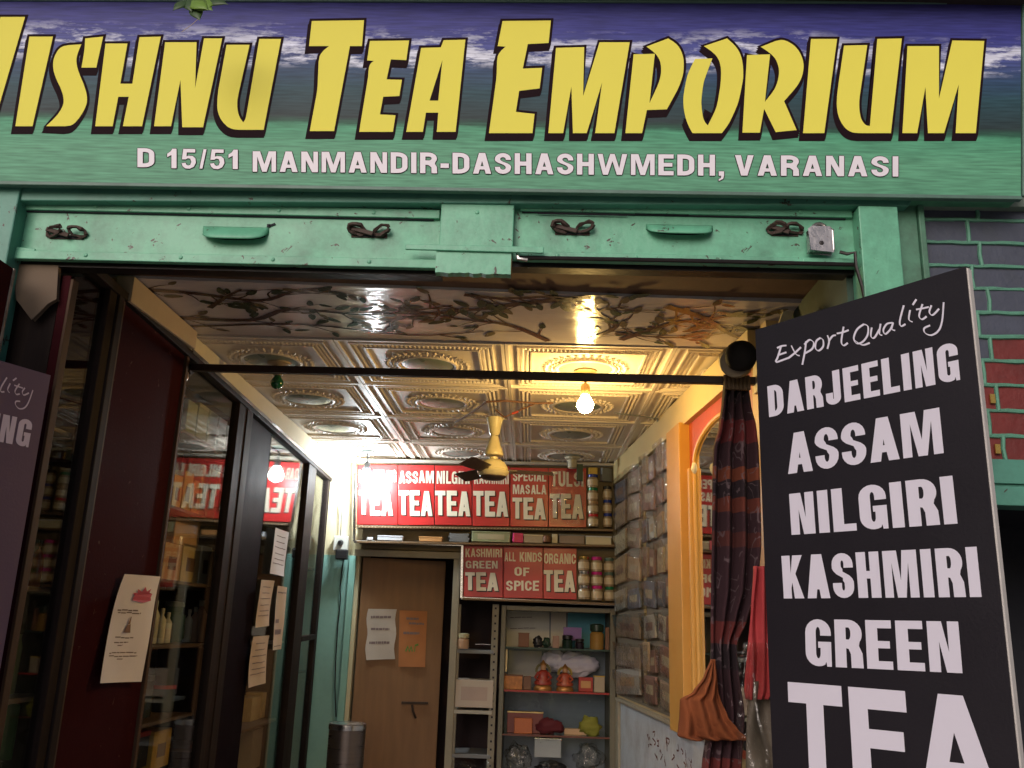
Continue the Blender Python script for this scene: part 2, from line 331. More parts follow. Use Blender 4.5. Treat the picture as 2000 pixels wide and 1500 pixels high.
WF = {'I': None, 'M': 1.4, 'W': 1.75, 'J': .88, 'L': .88, 'E': .9, 'F': .86, 'T': .95, '-': .5, ',': None, '/': .45, '1': .72, 'S': .96, 'V': 1.05, 'A': 1.08, '5': .9, 'K': 1.03}
def layout(txt, bw, s, t, gap, space=.5, jit=0):
    out = []; x = 0; rnd = random.Random(txt)
    for ch in txt:
        if ch == ' ': x += space; continue
        f = WF.get(ch, 1.0); cw = s if f is None else bw*f
        for o, hs in glyph(ch, cw, s, t):
            if jit:
                jx, jy, sc = rnd.uniform(-jit, jit), rnd.uniform(-jit, jit), 1+rnd.uniform(-jit, jit)*1.5
                q = lambda p: (x+jx+p[0]*sc+p[1]*jx, jy+p[1]*sc)
                out.append(([q(p) for p in o], [[q(p) for p in h] for h in hs]))
            else: out.append(([(x+a, b) for a, b in o], [[(x+a, b) for a, b in h] for h in hs]))
        x += cw+gap
    return out, x-gap
def quadmap(TL, TR, BR, BL, off=V(0, 0, 0)):
    def f(u, v): return (BL*(1-u)+BR*u)*(1-v)+(TL*(1-u)+TR*u)*v+off
    return f
def text_quad(mb, txt, corners, bw=.5, s=.17, t=.15, gap=.07, off=V(0, 0, 0), space=.5, jit=0, ext=None):
    ps, W = layout(txt, bw, s, t, gap, space, jit); q = quadmap(*corners, off)
    mb.poly(ps, lambda u, v: q(u/W, v), ext)
def soften(P, it=2):
    for _ in range(it):
        n = len(P); out = []
        for i in range(n):
            a, b, c = P[i-1], P[i], P[(i+1) % n]
            d = math.atan2(c[1]-b[1], c[0]-b[0])-math.atan2(b[1]-a[1], b[0]-a[0]); d = abs((d+math.pi) % (2*math.pi)-math.pi)
            l1, l2 = math.hypot(b[0]-a[0], b[1]-a[1]), math.hypot(c[0]-b[0], c[1]-b[1])
            if math.radians(6) < d < math.radians(52) and min(l1, l2) > 3:
                k1 = min(.28, 14/l1); k2 = min(.28, 14/l2)
                out += [(b[0]+(a[0]-b[0])*k1, b[1]+(a[1]-b[1])*k1), (b[0]+(c[0]-b[0])*k2, b[1]+(c[1]-b[1])*k2)]
            else: out.append(b)
        P = out
    return P
def strip(mb, pts, wd, nib, fn):
    pl, _ = stroke(pts, wd, nib); n = len(pl)//2; L_, R_ = pl[:n], pl[n:][::-1]
    mb.add([fn(*p, k/n) for k, p in enumerate(L_)]+[fn(*p, k/n) for k, p in enumerate(R_)], [(i, i+1, n+i+1, n+i) for i in range(n-1)])
def offset_poly(P, d):
    n = len(P); A = sum(P[i][0]*P[(i+1) % n][1]-P[(i+1) % n][0]*P[i][1] for i in range(n)); sg = 1 if A > 0 else -1; out = []
    for i in range(n):
        a, b, c = P[i-1], P[i], P[(i+1) % n]
        e1 = (b[0]-a[0], b[1]-a[1]); e2 = (c[0]-b[0], c[1]-b[1]); l1 = math.hypot(*e1) or 1; l2 = math.hypot(*e2) or 1
        n1 = (e1[1]/l1*sg, -e1[0]/l1*sg); n2 = (e2[1]/l2*sg, -e2[0]/l2*sg); m = (n1[0]+n2[0], n1[1]+n2[1]); k = m[0]*n1[0]+m[1]*n1[1]
        f = d/max(k, .55); out.append((b[0]+m[0]*f, b[1]+m[1]*f))
    return out
#@@STRUCT
# ================================================================== SETTING
g = MB().box((-14, -14, -.45), (14, 2.0, -.15)).build('street', CONC); tag(g, 'grey paved lane in front of the tea shop', 'street', kind='structure')
g = MB().box((-1.9, 2.0, -.45), (1.3, 6.6, 0)).build('floor', mat('shop_floor_tiles', (.25, .21, .17), .4)); tag(g, 'tiled floor inside the tea shop', 'floor', kind='structure')
g = MB().box((-4.5, 2.44, 2.93), (4.5, 2.75, 5.2)).build('upper_wall', CONC); tag(g, 'dark plastered wall above the shop signboard', 'wall', kind='structure')
g = MB().box((-4.5, 2.26, 3.415), (4.5, 2.44, 3.52)).build('eave', mat('dark_stained_soffit', (.03, .022, .02), .8)); tag(g, 'dark eave slab over the painted signboard', 'eave', kind='structure')
g = MB().box((-4.5, 2.44, -.3), (-1.78, 2.9, 2.93)).build('left_pier', CONC); tag(g, 'grey wall pier left of the shop opening', 'wall', kind='structure')
# ceiling with embossed tiles
ZC = 2.65
g = MB().box((-1.9, 2.46, 2.668), (1.3, 6.6, 2.80)).build('ceiling', CREAM); tag(g, 'ceiling slab over the shop interior', 'ceiling', kind='structure')
CEIL = g
def ceiling_tile():
    m = MB(); h = .345; z = 0
    m.box((-h, -h, .006), (h, h, .014))
    def ridge(a, wd, dp):
        for sx in (-1, 1):
            m.box((sx*a-wd/2, -a-wd/2, -dp), (sx*a+wd/2, a+wd/2, .006)); m.box((-a+wd/2, sx*a-wd/2, -dp), (a-wd/2, sx*a+wd/2, .006))
    ridge(h-.008, .014, .006); ridge(.292, .007, .004); ridge(.236, .008, .005)
    def ticks(a, n, l, wd, dp):
        for k in range(n):
            t = -a+(k+.5)*2*a/n
            for ax in (0, 1):
                for sgn in (-1, 1):
                    c = V(t, sgn*a, 0) if ax == 0 else V(sgn*a, t, 0)
                    d = V(1, .8, 0).normalized() if ax == 0 else V(.8, 1, 0).normalized()
                    e = V(-d.y, d.x, 0)
                    m.add([c+d*l, c+e*wd, c-d*l, c-e*wd, c-Z_*dp*.6], [(0, 1, 4), (1, 2, 4), (2, 3, 4), (3, 0, 4)])
    for q in m.v: pass
    ticks(.274, 30, .013, .006, .010); ticks(.254, 28, .011, .006, .008)
    for k in range(34):
        a = 2*math.pi*k/34; c = V(math.cos(a), math.sin(a), 0)
        for r, l, wd in ((.176, .016, .012), (.150, .010, .009)):
            p = c*r; d = c; e = V(-c.y, c.x, 0)
            m.add([p+d*l, p+e*wd, p-d*l, p-e*wd, p-Z_*.010], [(0, 1, 4), (1, 2, 4), (2, 3, 4), (3, 0, 4)])
    m.lathe([(.136, .006), (.136, -.006), (.128, -.009), (.118, -.006), (.118, .006)], (0, 0, 0), 32)
    return m
def med_mb(): return MB().lathe([(.117, .004), (.117, -.003), (.09, -.008), (.03, -.010), (.001, -.010)], (0, 0, 0), 32)
WL[CEIL.name+'x'] = V(0, 0, 0)
t0 = ceiling_tile(); base = WL[CEIL.name]
TX = [-1.163, -.472, .219, .910]; TY = [3.785, 4.476, 5.167, 5.858]
tile0 = None
for i, x in enumerate(TX):
    for j, y in enumerate(TY):
        if tile0 is None:
            WLs = WL[CEIL.name]; WL[CEIL.name] = V(0, 0, 0)
            tile0 = t0.build('ceiling_tile', PVC, CEIL); WL[tile0.name] = V(0, 0, 0)
            med0 = med_mb().build('medallion', PVCT, tile0, smooth=True); WL[CEIL.name] = WLs
            tl = tile0; md = med0
        else:
            tl = tile0.copy(); COL.objects.link(tl); tl.parent = CEIL
            md = med0.copy(); COL.objects.link(md); md.parent = tl
        tl.location = V(x, y, ZC)-base+V(0, 0, random.uniform(-.001, .001)); tl.rotation_euler = (random.uniform(-.004, .004), random.uniform(-.004, .004), 0)
# soffit board near the front, with painted vines
FL, FR = atz(232, 538, ZC), atz(1640, 594, ZC); 
b = [V(-1.66, 2.82, ZC), V(.96, FR.y, ZC), V(.96, 3.435, ZC), V(-1.66, 3.435, ZC)]
so_ = MB().hexa(b, [p+Z_*.015 for p in b]).build('soffit_board', SOFF)
tag(so_, 'glossy lilac ceiling board painted with brown branches and leaves behind the shutter', 'ceiling board')
rv = random.Random(5)
def vine(par):
    br, lf, lo = MB(), MB(), MB(); zz = [ZC-.0012]
    def nz(): zz[0] -= .000012; return zz[0]
    def rib(pts, wfn, mb):
        z = nz(); mb.poly([stroke(smooth(pts, 4), wfn)], lambda u, v: V(u, v, z))
    def leaf(x, y, a, l, mb):
        z = nz(); ps = []
        for k in range(10):
            t = 2*math.pi*k/10; q = math.cos(t)*l; r = math.sin(t)*l*.42*(1-.35*math.cos(t)); ps.append((x+q*math.cos(a)-r*math.sin(a), y+q*math.sin(a)+r*math.cos(a)))
        mb.poly([(ps, [])], lambda u, v: V(u, v, z))
    mains = [([(-1.6, 2.93), (-1.25, 2.95), (-1.0, 3.02), (-.85, 2.92), (-.70, 2.87)], .035), ([(-1.45, 3.22), (-1.1, 3.24), (-.9, 3.10), (-.62, 3.14), (-.3, 3.02)], .035),
             ([(-1.35, 3.33), (-.9, 3.27), (-.5, 3.37), (-.2, 3.30)], .02), ([(.18, 2.90), (-.05, 2.98), (-.2, 3.05), (-.42, 3.12), (-.6, 3.25)], .038),
             ([(.05, 3.40), (-.1, 3.22), (-.28, 3.16), (-.5, 3.06)], .028), ([(.2, 3.38), (.3, 3.2), (.22, 3.05), (.32, 2.98)], .022), ([(.33, 3.36), (.5, 3.15), (.62, 3.1), (.8, 2.98)], .03),
             ([(.45, 2.97), (.6, 3.08), (.72, 3.24), (.84, 3.36)], .034), ([(.3, 3.28), (.55, 3.31), (.8, 3.2)], .02), ([(-1.2, 3.1), (-1.1, 2.98), (-1.02, 2.9)], .02), ([(-.25, 2.9), (-.12, 2.93), (.05, 2.9), (.15, 2.93)], .025)]
    for pts, w_ in mains:
        rib(pts, lambda t, w_=w_: w_*(1-.75*t)+.003, br)
        sp = smooth(pts, 6)
        for k in range(2, len(sp)-1, 2):
            x, y = sp[k]; a = math.atan2(sp[k+1][1]-y, sp[k+1][0]-x)
            for sg in (-1, 1):
                if rv.random() < .3: continue
                an = a+sg*rv.uniform(.45, 1.1); l = rv.uniform(.07, .17); ex, ey = x+l*math.cos(an), y+l*math.sin(an)*.9
                if not (2.86 < ey < 3.41 and -1.5 < ex < .93): continue
                rib([(x, y), ((x+ex)/2+rv.uniform(-.012, .012), (y+ey)/2+rv.uniform(-.012, .012)), (ex, ey)], lambda t: .009*(1-.7*t)+.0015, br)
                for q in range(rv.choice((1, 1, 2, 3))):
                    la = an+rv.uniform(-1.1, 1.1); ll = rv.uniform(.022, .04); qx, qy = ex-q*.3*(ex-x), ey-q*.3*(ey-y)
                    leaf(qx+ll*math.cos(la), qy+ll*math.sin(la), la, ll, lf if rv.random() < .68 else lo)
    br.build('painted_branches', VINEB, par); lf.build('painted_leaves', VINEG, par); lo.build('painted_ochre_leaves', VINER, par)
vine(so_)
g = MB().box((-1.66, 2.46, 2.66), (1.02, 2.90, 2.666)).build('lintel_underside', BROWNL); tag(g, 'brown plaster underside between the shutter and the painted ceiling board', 'lintel', kind='structure')
g = MB().box((-1.75, 2.46, 2.672), (1.12, 2.72, 2.95)).build('lintel', BROWNL); tag(g, 'plastered lintel behind the green shutters', 'lintel', kind='structure')
# walls
g = MB().box((-1.80, 2.9, 0), (-1.74, 6.5, 2.66)).build('left_wall', DARKIN); tag(g, 'shop wall behind the glass cabinets', 'wall', kind='structure')
m = MB(); a0, a1 = 3.1, 6.12
m.hexa([V(RWX(a0), a0, 0), V(RWX(a0)+.1, a0, 0), V(RWX(a1)+.1, a1, 0), V(RWX(a1), a1, 0)], [V(RWX(a0), a0, 2.66), V(RWX(a0)+.1, a0, 2.66), V(RWX(a1)+.1, a1, 2.66), V(RWX(a1), a1, 2.66)])
g = m.build('right_wall', mat('warm_cream_wall', (.50, .38, .2), .7, dirt=.35, dcol=(.25, .16, .09))); tag(g, 'cream painted wall on the right inside the shop', 'wall', kind='structure')
BY = 6.1
def bz(py, px=1000, Y=BY): return aty(px, py, Y).z
def bx(px, py=1100, Y=BY): return aty(px, py, Y).x
zhead = bz(1074, 800); zlow = bz(1172, 1050)
xd0, xd1 = bx(697, 1200), bx(884, 1150)
xr = RWX(6.1)
m = MB(); m.box((-1.8, 6.1, 0), (xd0-.005, 6.5, 2.66)); g = m.build('back_wall_strip', [CREAM]); tag(g, 'cream wall strip beside the door at the back of the shop', 'wall', kind='structure')
m = MB(); m.box((-1.378, 6.085, 0), (xd0-.04, 6.0995, bz(1085, 670))); g = m.build('teal_dado', TEALW); tag(g, 'teal lower part of the narrow wall left of the door', 'wall', kind='structure')
m = MB(); m.box((xd0-.003, 6.1, zhead), (xr+.05, 6.5, 2.66)); m.box((xd1, 6.102, zlow), (xr+.05, 6.5, zhead-.001)); g = m.build('back_wall_header', mat('olive_grey_header', (.16, .13, .08), .7, dirt=.3)); tag(g, 'wall above the back door carrying the red tea signs', 'wall', kind='structure')
g = MB().box((-1.8, 6.56, 0), (1.2, 6.62, 2.7)).build('back_wall', mat('near_black_maroon_wall', (.02, .006, .008), .7)); tag(g, 'dark rear wall behind the doorway and showcase', 'wall', kind='structure')

# ================================================================== FACADE
SY = 2.36
sb = thing('shop_signboard', (0, SY, aty(1000, 370, SY).z), 'long printed shop signboard with yellow lettering over a blue sky and green field', 'signboard')
m = bpy.data.materials.new('printed_landscape_flex'); m.use_nodes = True; N = m.node_tree.nodes; L = m.node_tree.links
b_ = N['Principled BSDF']; b_.inputs['Roughness'].default_value = .5; b_.inputs['Specular IOR Level'].default_value = .25
tc = N.new('ShaderNodeTexCoord'); sep = N.new('ShaderNodeSeparateXYZ'); L.new(tc.outputs['Generated'], sep.inputs[0])
mp = N.new('ShaderNodeMapping'); mp.inputs['Scale'].default_value = (15, 1, 11); L.new(tc.outputs['Generated'], mp.inputs[0])
n1 = N.new('ShaderNodeTexNoise'); n1.inputs['Scale'].default_value = 1.3; n1.inputs['Detail'].default_value = 9; n1.inputs['Roughness'].default_value = .68; L.new(mp.outputs[0], n1.inputs['Vector'])
mp2 = N.new('ShaderNodeMapping'); mp2.inputs['Scale'].default_value = (3.2, 1, .5); L.new(tc.outputs['Generated'], mp2.inputs[0])
n2 = N.new('ShaderNodeTexNoise'); n2.inputs['Scale'].default_value = 2.2; n2.inputs['Detail'].default_value = 2; L.new(mp2.outputs[0], n2.inputs['Vector'])
ad = N.new('ShaderNodeMath'); ad.operation = 'MULTIPLY_ADD'; ad.inputs[1].default_value = .16; ad.inputs[2].default_value = -.08; L.new(n2.outputs[0], ad.inputs[0])
ad2 = N.new('ShaderNodeMath'); ad2.operation = 'MULTIPLY_ADD'; ad2.inputs[1].default_value = .05; L.new(n1.outputs[0], ad2.inputs[0])
vv = N.new('ShaderNodeMath'); L.new(sep.outputs[2], vv.inputs[0]); L.new(ad.outputs[0], vv.inputs[1])
v2 = N.new('ShaderNodeMath'); L.new(sep.outputs[2], v2.inputs[0]); L.new(ad2.outputs[0], v2.inputs[1]); 
ad2.inputs[2].default_value = -.025
r = N.new('ShaderNodeValToRGB'); E_ = r.color_ramp.elements
E_[0].position = 0; E_[0].color = (.10, .30, .185, 1); E_[1].position = 1; E_[1].color = (.034, .034, .16, 1)
for p, c in ((.18, (.11, .33, .20)), (.31, (.08, .31, .18)), (.328, (.03, .11, .07)), (.36, (.026, .045, .048)), (.50, (.026, .072, .092)), (.60, (.032, .068, .14)), (.66, (.05, .075, .20)), (.72, (.07, .085, .28)), (.82, (.042, .046, .23))):
    e = E_.new(p); e.color = (*c, 1)
L.new(v2.outputs[0], r.inputs[0])
# clouds
cr = N.new('ShaderNodeValToRGB'); cr.color_ramp.elements[0].position = .47; cr.color_ramp.elements[1].position = .56; L.new(n1.outputs[0], cr.inputs[0])
bd = N.new('ShaderNodeValToRGB'); B_ = bd.color_ramp.elements; B_[0].position = .60; B_[0].color = (0, 0, 0, 1); B_[1].position = .84; B_[1].color = (0, 0, 0, 1)
for p, c in ((.655, 1), (.75, .8)): e = B_.new(p); e.color = (c, c, c, 1)
L.new(vv.outputs[0], bd.inputs[0])
mu = N.new('ShaderNodeMath'); mu.operation = 'MULTIPLY'; L.new(cr.outputs[0], mu.inputs[0]); L.new(bd.outputs[0], mu.inputs[1])
mx = N.new('ShaderNodeMix'); mx.data_type = 'RGBA'; mx.inputs[7].default_value = (.70, .74, .86, 1); L.new(mu.outputs[0], mx.inputs[0]); L.new(r.outputs[0], mx.inputs[6])
# grass / hill streaks
mp3 = N.new('ShaderNodeMapping'); mp3.inputs['Scale'].default_value = (22, 1, 60); L.new(tc.outputs['Generated'], mp3.inputs[0])
n3 = N.new('ShaderNodeTexNoise'); n3.inputs['Scale'].default_value = 1.6; n3.inputs['Detail'].default_value = 5; L.new(mp3.outputs[0], n3.inputs['Vector'])
mr = N.new('ShaderNodeMapRange'); mr.inputs[1].default_value = .3; mr.inputs[2].default_value = .7; mr.inputs[3].default_value = .62; mr.inputs[4].default_value = 1.38; L.new(n3.outputs[0], mr.inputs[0])
m3 = N.new('ShaderNodeMix'); m3.data_type = 'RGBA'; m3.blend_type = 'MULTIPLY'; m3.inputs[0].default_value = .8; L.new(mx.outputs[2], m3.inputs[6]); L.new(mr.outputs[0], m3.inputs[7])
L.new(m3.outputs[2], b_.inputs['Base Color'])
n4 = N.new('ShaderNodeTexNoise'); n4.inputs['Scale'].default_value = 4; mp4 = N.new('ShaderNodeMapping'); mp4.inputs['Scale'].default_value = (.7, 1, 2); L.new(tc.outputs['Object'], mp4.inputs[0]); L.new(mp4.outputs[0], n4.inputs['Vector'])
bp = N.new('ShaderNodeBump'); bp.inputs['Strength'].default_value = .35; bp.inputs['Distance'].default_value = .02; L.new(n4.outputs[0], bp.inputs['Height']); L.new(bp.outputs[0], b_.inputs['Normal'])
PRINT = m
TLp, TRp, BRp, BLp = aty(-260, 2, SY), aty(1994, 9, SY), aty(1994, 384, SY), aty(-260, 351, SY)
back = V(0, .07, 0)
MB().hexa([BLp, BRp, BRp+back, BLp+back], [TLp, TRp, TRp+back, TLp+back]).build('printed_panel', PRINT, sb)
mm = MB(); 
for a, c in ((TLp, TRp), (BLp, BRp)): mm.bar(a+V(0, .003, .006 if a is TLp else -.006), c+V(0, .003, .006 if a is TLp else -.006), .02, .012)
mm.bar(TRp+V(.008, 0, 0), BRp+V(.008, 0, 0), .012, .012, X_); mm.build('edge_frame', mat('weathered_green_edging', (.10, .2, .16), .5, dirt=.5), sb, bevel=.002)
LT1 = {  # traced at twice the photograph's scale, left half
 'V': [(-170, 68), (-85, 68), (-75, 330), (2, 66), (98, 66), (-26, 490), (-140, 490)],
 'I': [(115, 143), (207, 143), (127, 493), (60, 493)],
 'S1': [(240, 178), (318, 173), (301, 212), (297, 245), (308, 285), (330, 335), (343, 385), (333, 425), (308, 462), (282, 493), (180, 493), (225, 450), (246, 415), (250, 388), (241, 352), (215, 300), (205, 255), (213, 215)],
 'S2': [(333, 150), (403, 143), (376, 264), (318, 264), (329, 205)],
 'H': [(412, 170), (498, 170), (470, 327), (517, 327), (545, 145), (628, 143), (555, 493), (480, 493), (503, 378), (462, 378), (440, 493), (372, 493)],
 'N': [(645, 165), (768, 165), (762, 345), (797, 150), (868, 150), (793, 497), (712, 497), (705, 312), (668, 493), (602, 493)],
 'U': [(885, 175), (975, 175), (925, 395), (930, 450), (950, 478), (960, 465), (1013, 152), (1098, 152), (1030, 507), (905, 507), (870, 480), (850, 440), (848, 400), (853, 350)],
 'T': [(1218, 82), (1422, 79), (1414, 180), (1367, 180), (1305, 512), (1210, 512), (1240, 350), (1246, 212), (1285, 180), (1207, 180)],
 'E': [(1445, 160), (1598, 158), (1587, 235), (1527, 232), (1510, 310), (1570, 312), (1560, 375), (1497, 378), (1484, 447), (1545, 450), (1535, 515), (1403, 515), (1438, 300), (1441, 252), (1460, 238), (1434, 236)]}
LA = ([(1645, 187), (1722, 185), (1733, 157), (1818, 155), (1780, 515), (1706, 515), (1712, 440), (1664, 440), (1652, 515), (1587, 515)], [(1728, 235), (1678, 393), (1712, 393)])
LT2 = {
 'E': [(-37, 82), (152, 80), (143, 168), (62, 172), (42, 268), (118, 265), (108, 345), (28, 355), (15, 437), (88, 445), (80, 520), (-90, 520), (-60, 300), (-58, 212), (-25, 182), (-56, 180)],
 'M': [(172, 187), (282, 184), (278, 375), (342, 165), (460, 165), (400, 520), (325, 520), (352, 322), (292, 520), (238, 520), (232, 338), (200, 520), (142, 520)],
 'P': [(475, 212), (558, 210), (545, 330), (537, 403), (578, 315), (585, 260), (570, 215), (525, 182), (610, 150), (650, 175), (672, 225), (670, 290), (650, 345), (605, 427), (527, 430), (508, 520), (443, 520)],
 'O': [(783, 228), (748, 320), (738, 400), (747, 470), (765, 490), (800, 420), (815, 330), (818, 260), (800, 215), (750, 180), (840, 150), (880, 185), (900, 230), (905, 300), (885, 400), (850, 480), (820, 520), (705, 520), (688, 490), (672, 440), (668, 380), (685, 290), (715, 230)],
 'R': [(918, 215), (1008, 212), (988, 398), (1030, 345), (1045, 290), (1040, 250), (1020, 215), (972, 183), (1055, 150), (1110, 180), (1138, 230), (1140, 280), (1120, 330), (1063, 395), (1112, 508), (1030, 516), (985, 425), (968, 518), (900, 518)],
 'I': [(1168, 152), (1270, 152), (1220, 520), (1137, 520)],
 'U': [(1297, 178), (1388, 176), (1355, 400), (1360, 460), (1380, 490), (1398, 492), (1427, 152), (1523, 150), (1480, 520), (1325, 520), (1290, 490), (1270, 440), (1268, 390), (1275, 330)],
 'M2': [(1545, 180), (1668, 180), (1668, 385), (1720, 158), (1845, 160), (1812, 520), (1733, 520), (1745, 330), (1688, 520), (1625, 520), (1615, 340), (1583, 520), (1525, 520)]}
polys = [([(x/2, y/2) for x, y in p], []) for p in map(soften, LT1.values())]+[([(x/2, y/2) for x, y in LA[0]], [[(x/2, y/2) for x, y in LA[1]]])]+[([(1000+x/2, y/2) for x, y in p], []) for p in map(soften, LT2.values())]
ym, im = MB(), MB(); k = 0
for o_, hs in polys:
    for q, (dx, dy) in enumerate(((0, 0), (-1, 4), (-2, 8), (-3.5, 11))):
        oo = [(x+dx, y+dy) for x, y in offset_poly(o_, 4.6)]; d = .0012+.00003*(k % 7)-.0002*q-.00005*(k % 2); k += 1
        im.poly([(oo, [])], lambda u, v, d=d: aty(u, v, SY-d))
    ym.poly([(o_, hs)], lambda u, v: aty(u, v, SY-.0022))
im.build('lettering_outline', INK, sb); ym.build('yellow_lettering', YELLOW, sb)
for txt, x0, x1, yt0, yt1, yb0, yb1 in (('D', 269, 302, 290, 290, 327, 327.5), ('15/51', 326, 468, 291, 293, 329, 331), ('MANMANDIR-DASHASHWMEDH,', 494, 1414, 296, 303, 336, 344), ('VARANASI', 1435, 1754, 303.5, 306, 343.5, 345.5)):
    am, ao = MB(), MB(); cr_ = (aty(x0, yt0, SY), aty(x1, yt1, SY), aty(x1, yb1, SY), aty(x0, yb0, SY))
    text_quad(am, txt, cr_, bw=.74, s=.235, t=.2, gap=.16, off=V(0, -.0022, 0))
    for dx, dz in ((-.0022, 0), (.0022, 0), (0, .0022), (0, -.0022)): text_quad(ao, txt, cr_, bw=.74, s=.235, t=.2, gap=.16, off=V(dx, -.0012-abs(dx)*.03-(dz+.003)*.03, dz))
    wd = am.build('address_word', WHITE2, sb); ao.build('word_outline', INK, wd)

# green ledge under the sign
m = MB(); p0, p1 = aty(-200, 354, 2.395), aty(1790, 378, 2.395); q0, q1 = aty(-200, 390, 2.395), aty(1775, 402, 2.395)
m.hexa([q0, q1, q1+V(0, .044, 0), q0+V(0, .044, 0)], [p0, p1, p1+V(0, .044, 0), p0+V(0, .044, 0)])
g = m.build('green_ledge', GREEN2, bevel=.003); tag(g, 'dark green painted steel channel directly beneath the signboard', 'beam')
m = MB(); p0, p1, q0, q1 = aty(1792, 380, 2.425), aty(2150, 388, 2.425), aty(1792, 401, 2.425), aty(2150, 406, 2.425)
m.hexa([q0, q1, q1+V(0, .1, 0), q0+V(0, .1, 0)], [p0, p1, p1+V(0, .1, 0), p0+V(0, .1, 0)])
g = m.build('brick_wall_coping', mat('grimy_green_grey_strip', (.22, .29, .24), .7, dirt=.5), bevel=.003); tag(g, 'grimy grey green strip above the brick wall at the right end of the sign', 'beam')

# shutters: bottom bars of two rolled-up shutters
SH = 2.44
def shutter(label, x0, x1, ytop, ybot, hasps, handle, rivx):
    A = lambda px, py, Y=SH: aty(px, py, Y)
    zt, zb = A((x0+x1)/2, ytop).z, A((x0+x1)/2, ybot).z; X0, X1 = A(x0, 450).x, A(x1, 450).x
    t = thing('rolled_shutter', ((X0+X1)/2, SH, zb), label, 'shutter', 'rolled-up steel shutters under the sign')
    MB().box((X0, SH, zb+.004), (X1, SH+.012, zt-.012)).build('bottom_plate', GREEN, t, bevel=.002)
    f1 = MB().box((X0+.02, SH-.013, zt-.032), (X1-.012, SH-.0005, zt-.004)).build('top_flange', GREEN, t, bevel=.002)
    f2 = MB().box((X0+.02, SH-.022, zb-.003), (X1-.005, SH-.0005, zb+.024)).build('bottom_flange', GREEN, t, bevel=.002)
    MB().box((X0, SH+.013, zb-.012), (X1, SH+.06, zb+.02)).build('guide_channel', DARK, t)
    for px in rivx:
        for zz, fl in ((zt-.018, f1), (zb+.012, f2)):
            p = A(px, 410); MB().lathe([(.0065, 0), (.005, .003), (.001, .0042)], (p.x, SH-(.013 if fl is f1 else .022), zz), 10, ax=V(0, -1, 0)).build('rivet', GREEN, fl, smooth=True)
    MB().box((X0+.025, SH-.0062, zt-.0355), (X1-.03, SH-.0004, zt-.0325)).build('seam', DARKIN, f1)
    MB().box((X0+.03, SH-.0021, zb+.0245), (X1-.03, SH-.0004, zb+.0262)).build('seam', mat('dirty_seam', (.03, .06, .045), .8), f2)
    # pressed handle
    hx0, hx1, hy0, hy1 = handle; a, b = A(hx0, hy0), A(hx1, hy1); cx = (a.x+b.x)/2; rw_ = (b.x-a.x)/2; hz = a.z-b.z
    def hood(u, v):
        x = -1+2*u; e = max(0, 1-abs(x)**4)**.5; return V(cx+x*rw_, SH-.001-.034*e*math.sin(v*math.pi*.5), a.z-v*hz*(.35+.65*e)+.002)
    h = MB(); h.grid(hood, 24, 8); h.build('pull_handle', GREEN, t, smooth=2, solid=.003)
    h = MB(); h.grid(lambda u, v: V(cx+(-1+2*u)*rw_*.92, SH-.0008, b.z+.012+v*.014+.012*(abs(-1+2*u)**3)), 16, 1); h.build('handle_slot', DARKIN, t)
    for kind, x, y, w_ in hasps:
        c = A(x, y); s = w_/2*2.44/1823*1.03
        hp = MB().box((c.x-s*.8, SH-.003, c.z-.016), (c.x+s*.8, SH+.001, c.z-.002)).build('hasp', RUST, t)
        MB().box((c.x-s*.55, SH-.0045, c.z-.014), (c.x+s*.5, SH-.0032, c.z-.006)).build('hasp_slot', DARKIN, hp)
        for sg, tilt in ((-1, .5 if kind else -.3), (1, -.4 if kind else .6)):
            pts = []; ccx = c.x+sg*s*.55; 
            for k in range(13):
                an = 2*math.pi*k/12; pts.append(V(ccx+.021*math.cos(an)*(1.15), SH-.014-.010*math.sin(an+tilt*2), c.z+.004+.013*math.sin(an)+.008*math.cos(an)*tilt+random.uniform(-.003, .003)))
            MB().tube(pts, [random.uniform(.004, .008) for _ in pts], 5).build('hasp_ring', RUST, hp)
        d = .03 if kind else -.02
        MB().bar(V(c.x-s*.95, SH-.010, c.z+.012), V(c.x+s*.2, SH-.016, c.z-.010), .007, .014).build('hasp_tongue', RUST, hp, bevel=.002)
    return t
sh1 = shutter('left half of the rolled-up green shutter, between the left jamb and the centre post', 28, 866, 402, 518, [(1, 132, 458, 92), (0, 722, 455, 96)], (398, 522, 444, 478), [190, 372, 548, 732])
sh2 = shutter('right half of the rolled-up green shutter, with the padlock hanging from it', 1002, 1672, 402, 518, [(0, 1118, 450, 92), (1, 1532, 452, 70)], (1262, 1392, 440, 468), [1090, 1240, 1402, 1560])
m = MB()
for px, L_, R_ in ((0, 1050, 1225), (0, 1240, 1345), (0, 1370, 1500), (0, 1455, 1655)):
    a = aty(L_, 417, SH-.0085); b = aty(R_, 418, SH-.0085); m.box((a.x, SH-.0095, a.z-.0015), (b.x, SH-.0072, a.z+.0015))
m.build('cracked_paint_seam', DARKIN, sh2)
m = MB(); p = aty(532, 440, SH); m.obox((p.x, SH-.002, p.z), V(.9, 0, .4), Y_, V(-.4, 0, .9), .010, .002, .003); m.obox((p.x-.01, SH-.002, p.z-.003), V(1, 0, 0), Y_, Z_, .005, .002, .005); m.build('paint_chip', DARKIN, sh1)
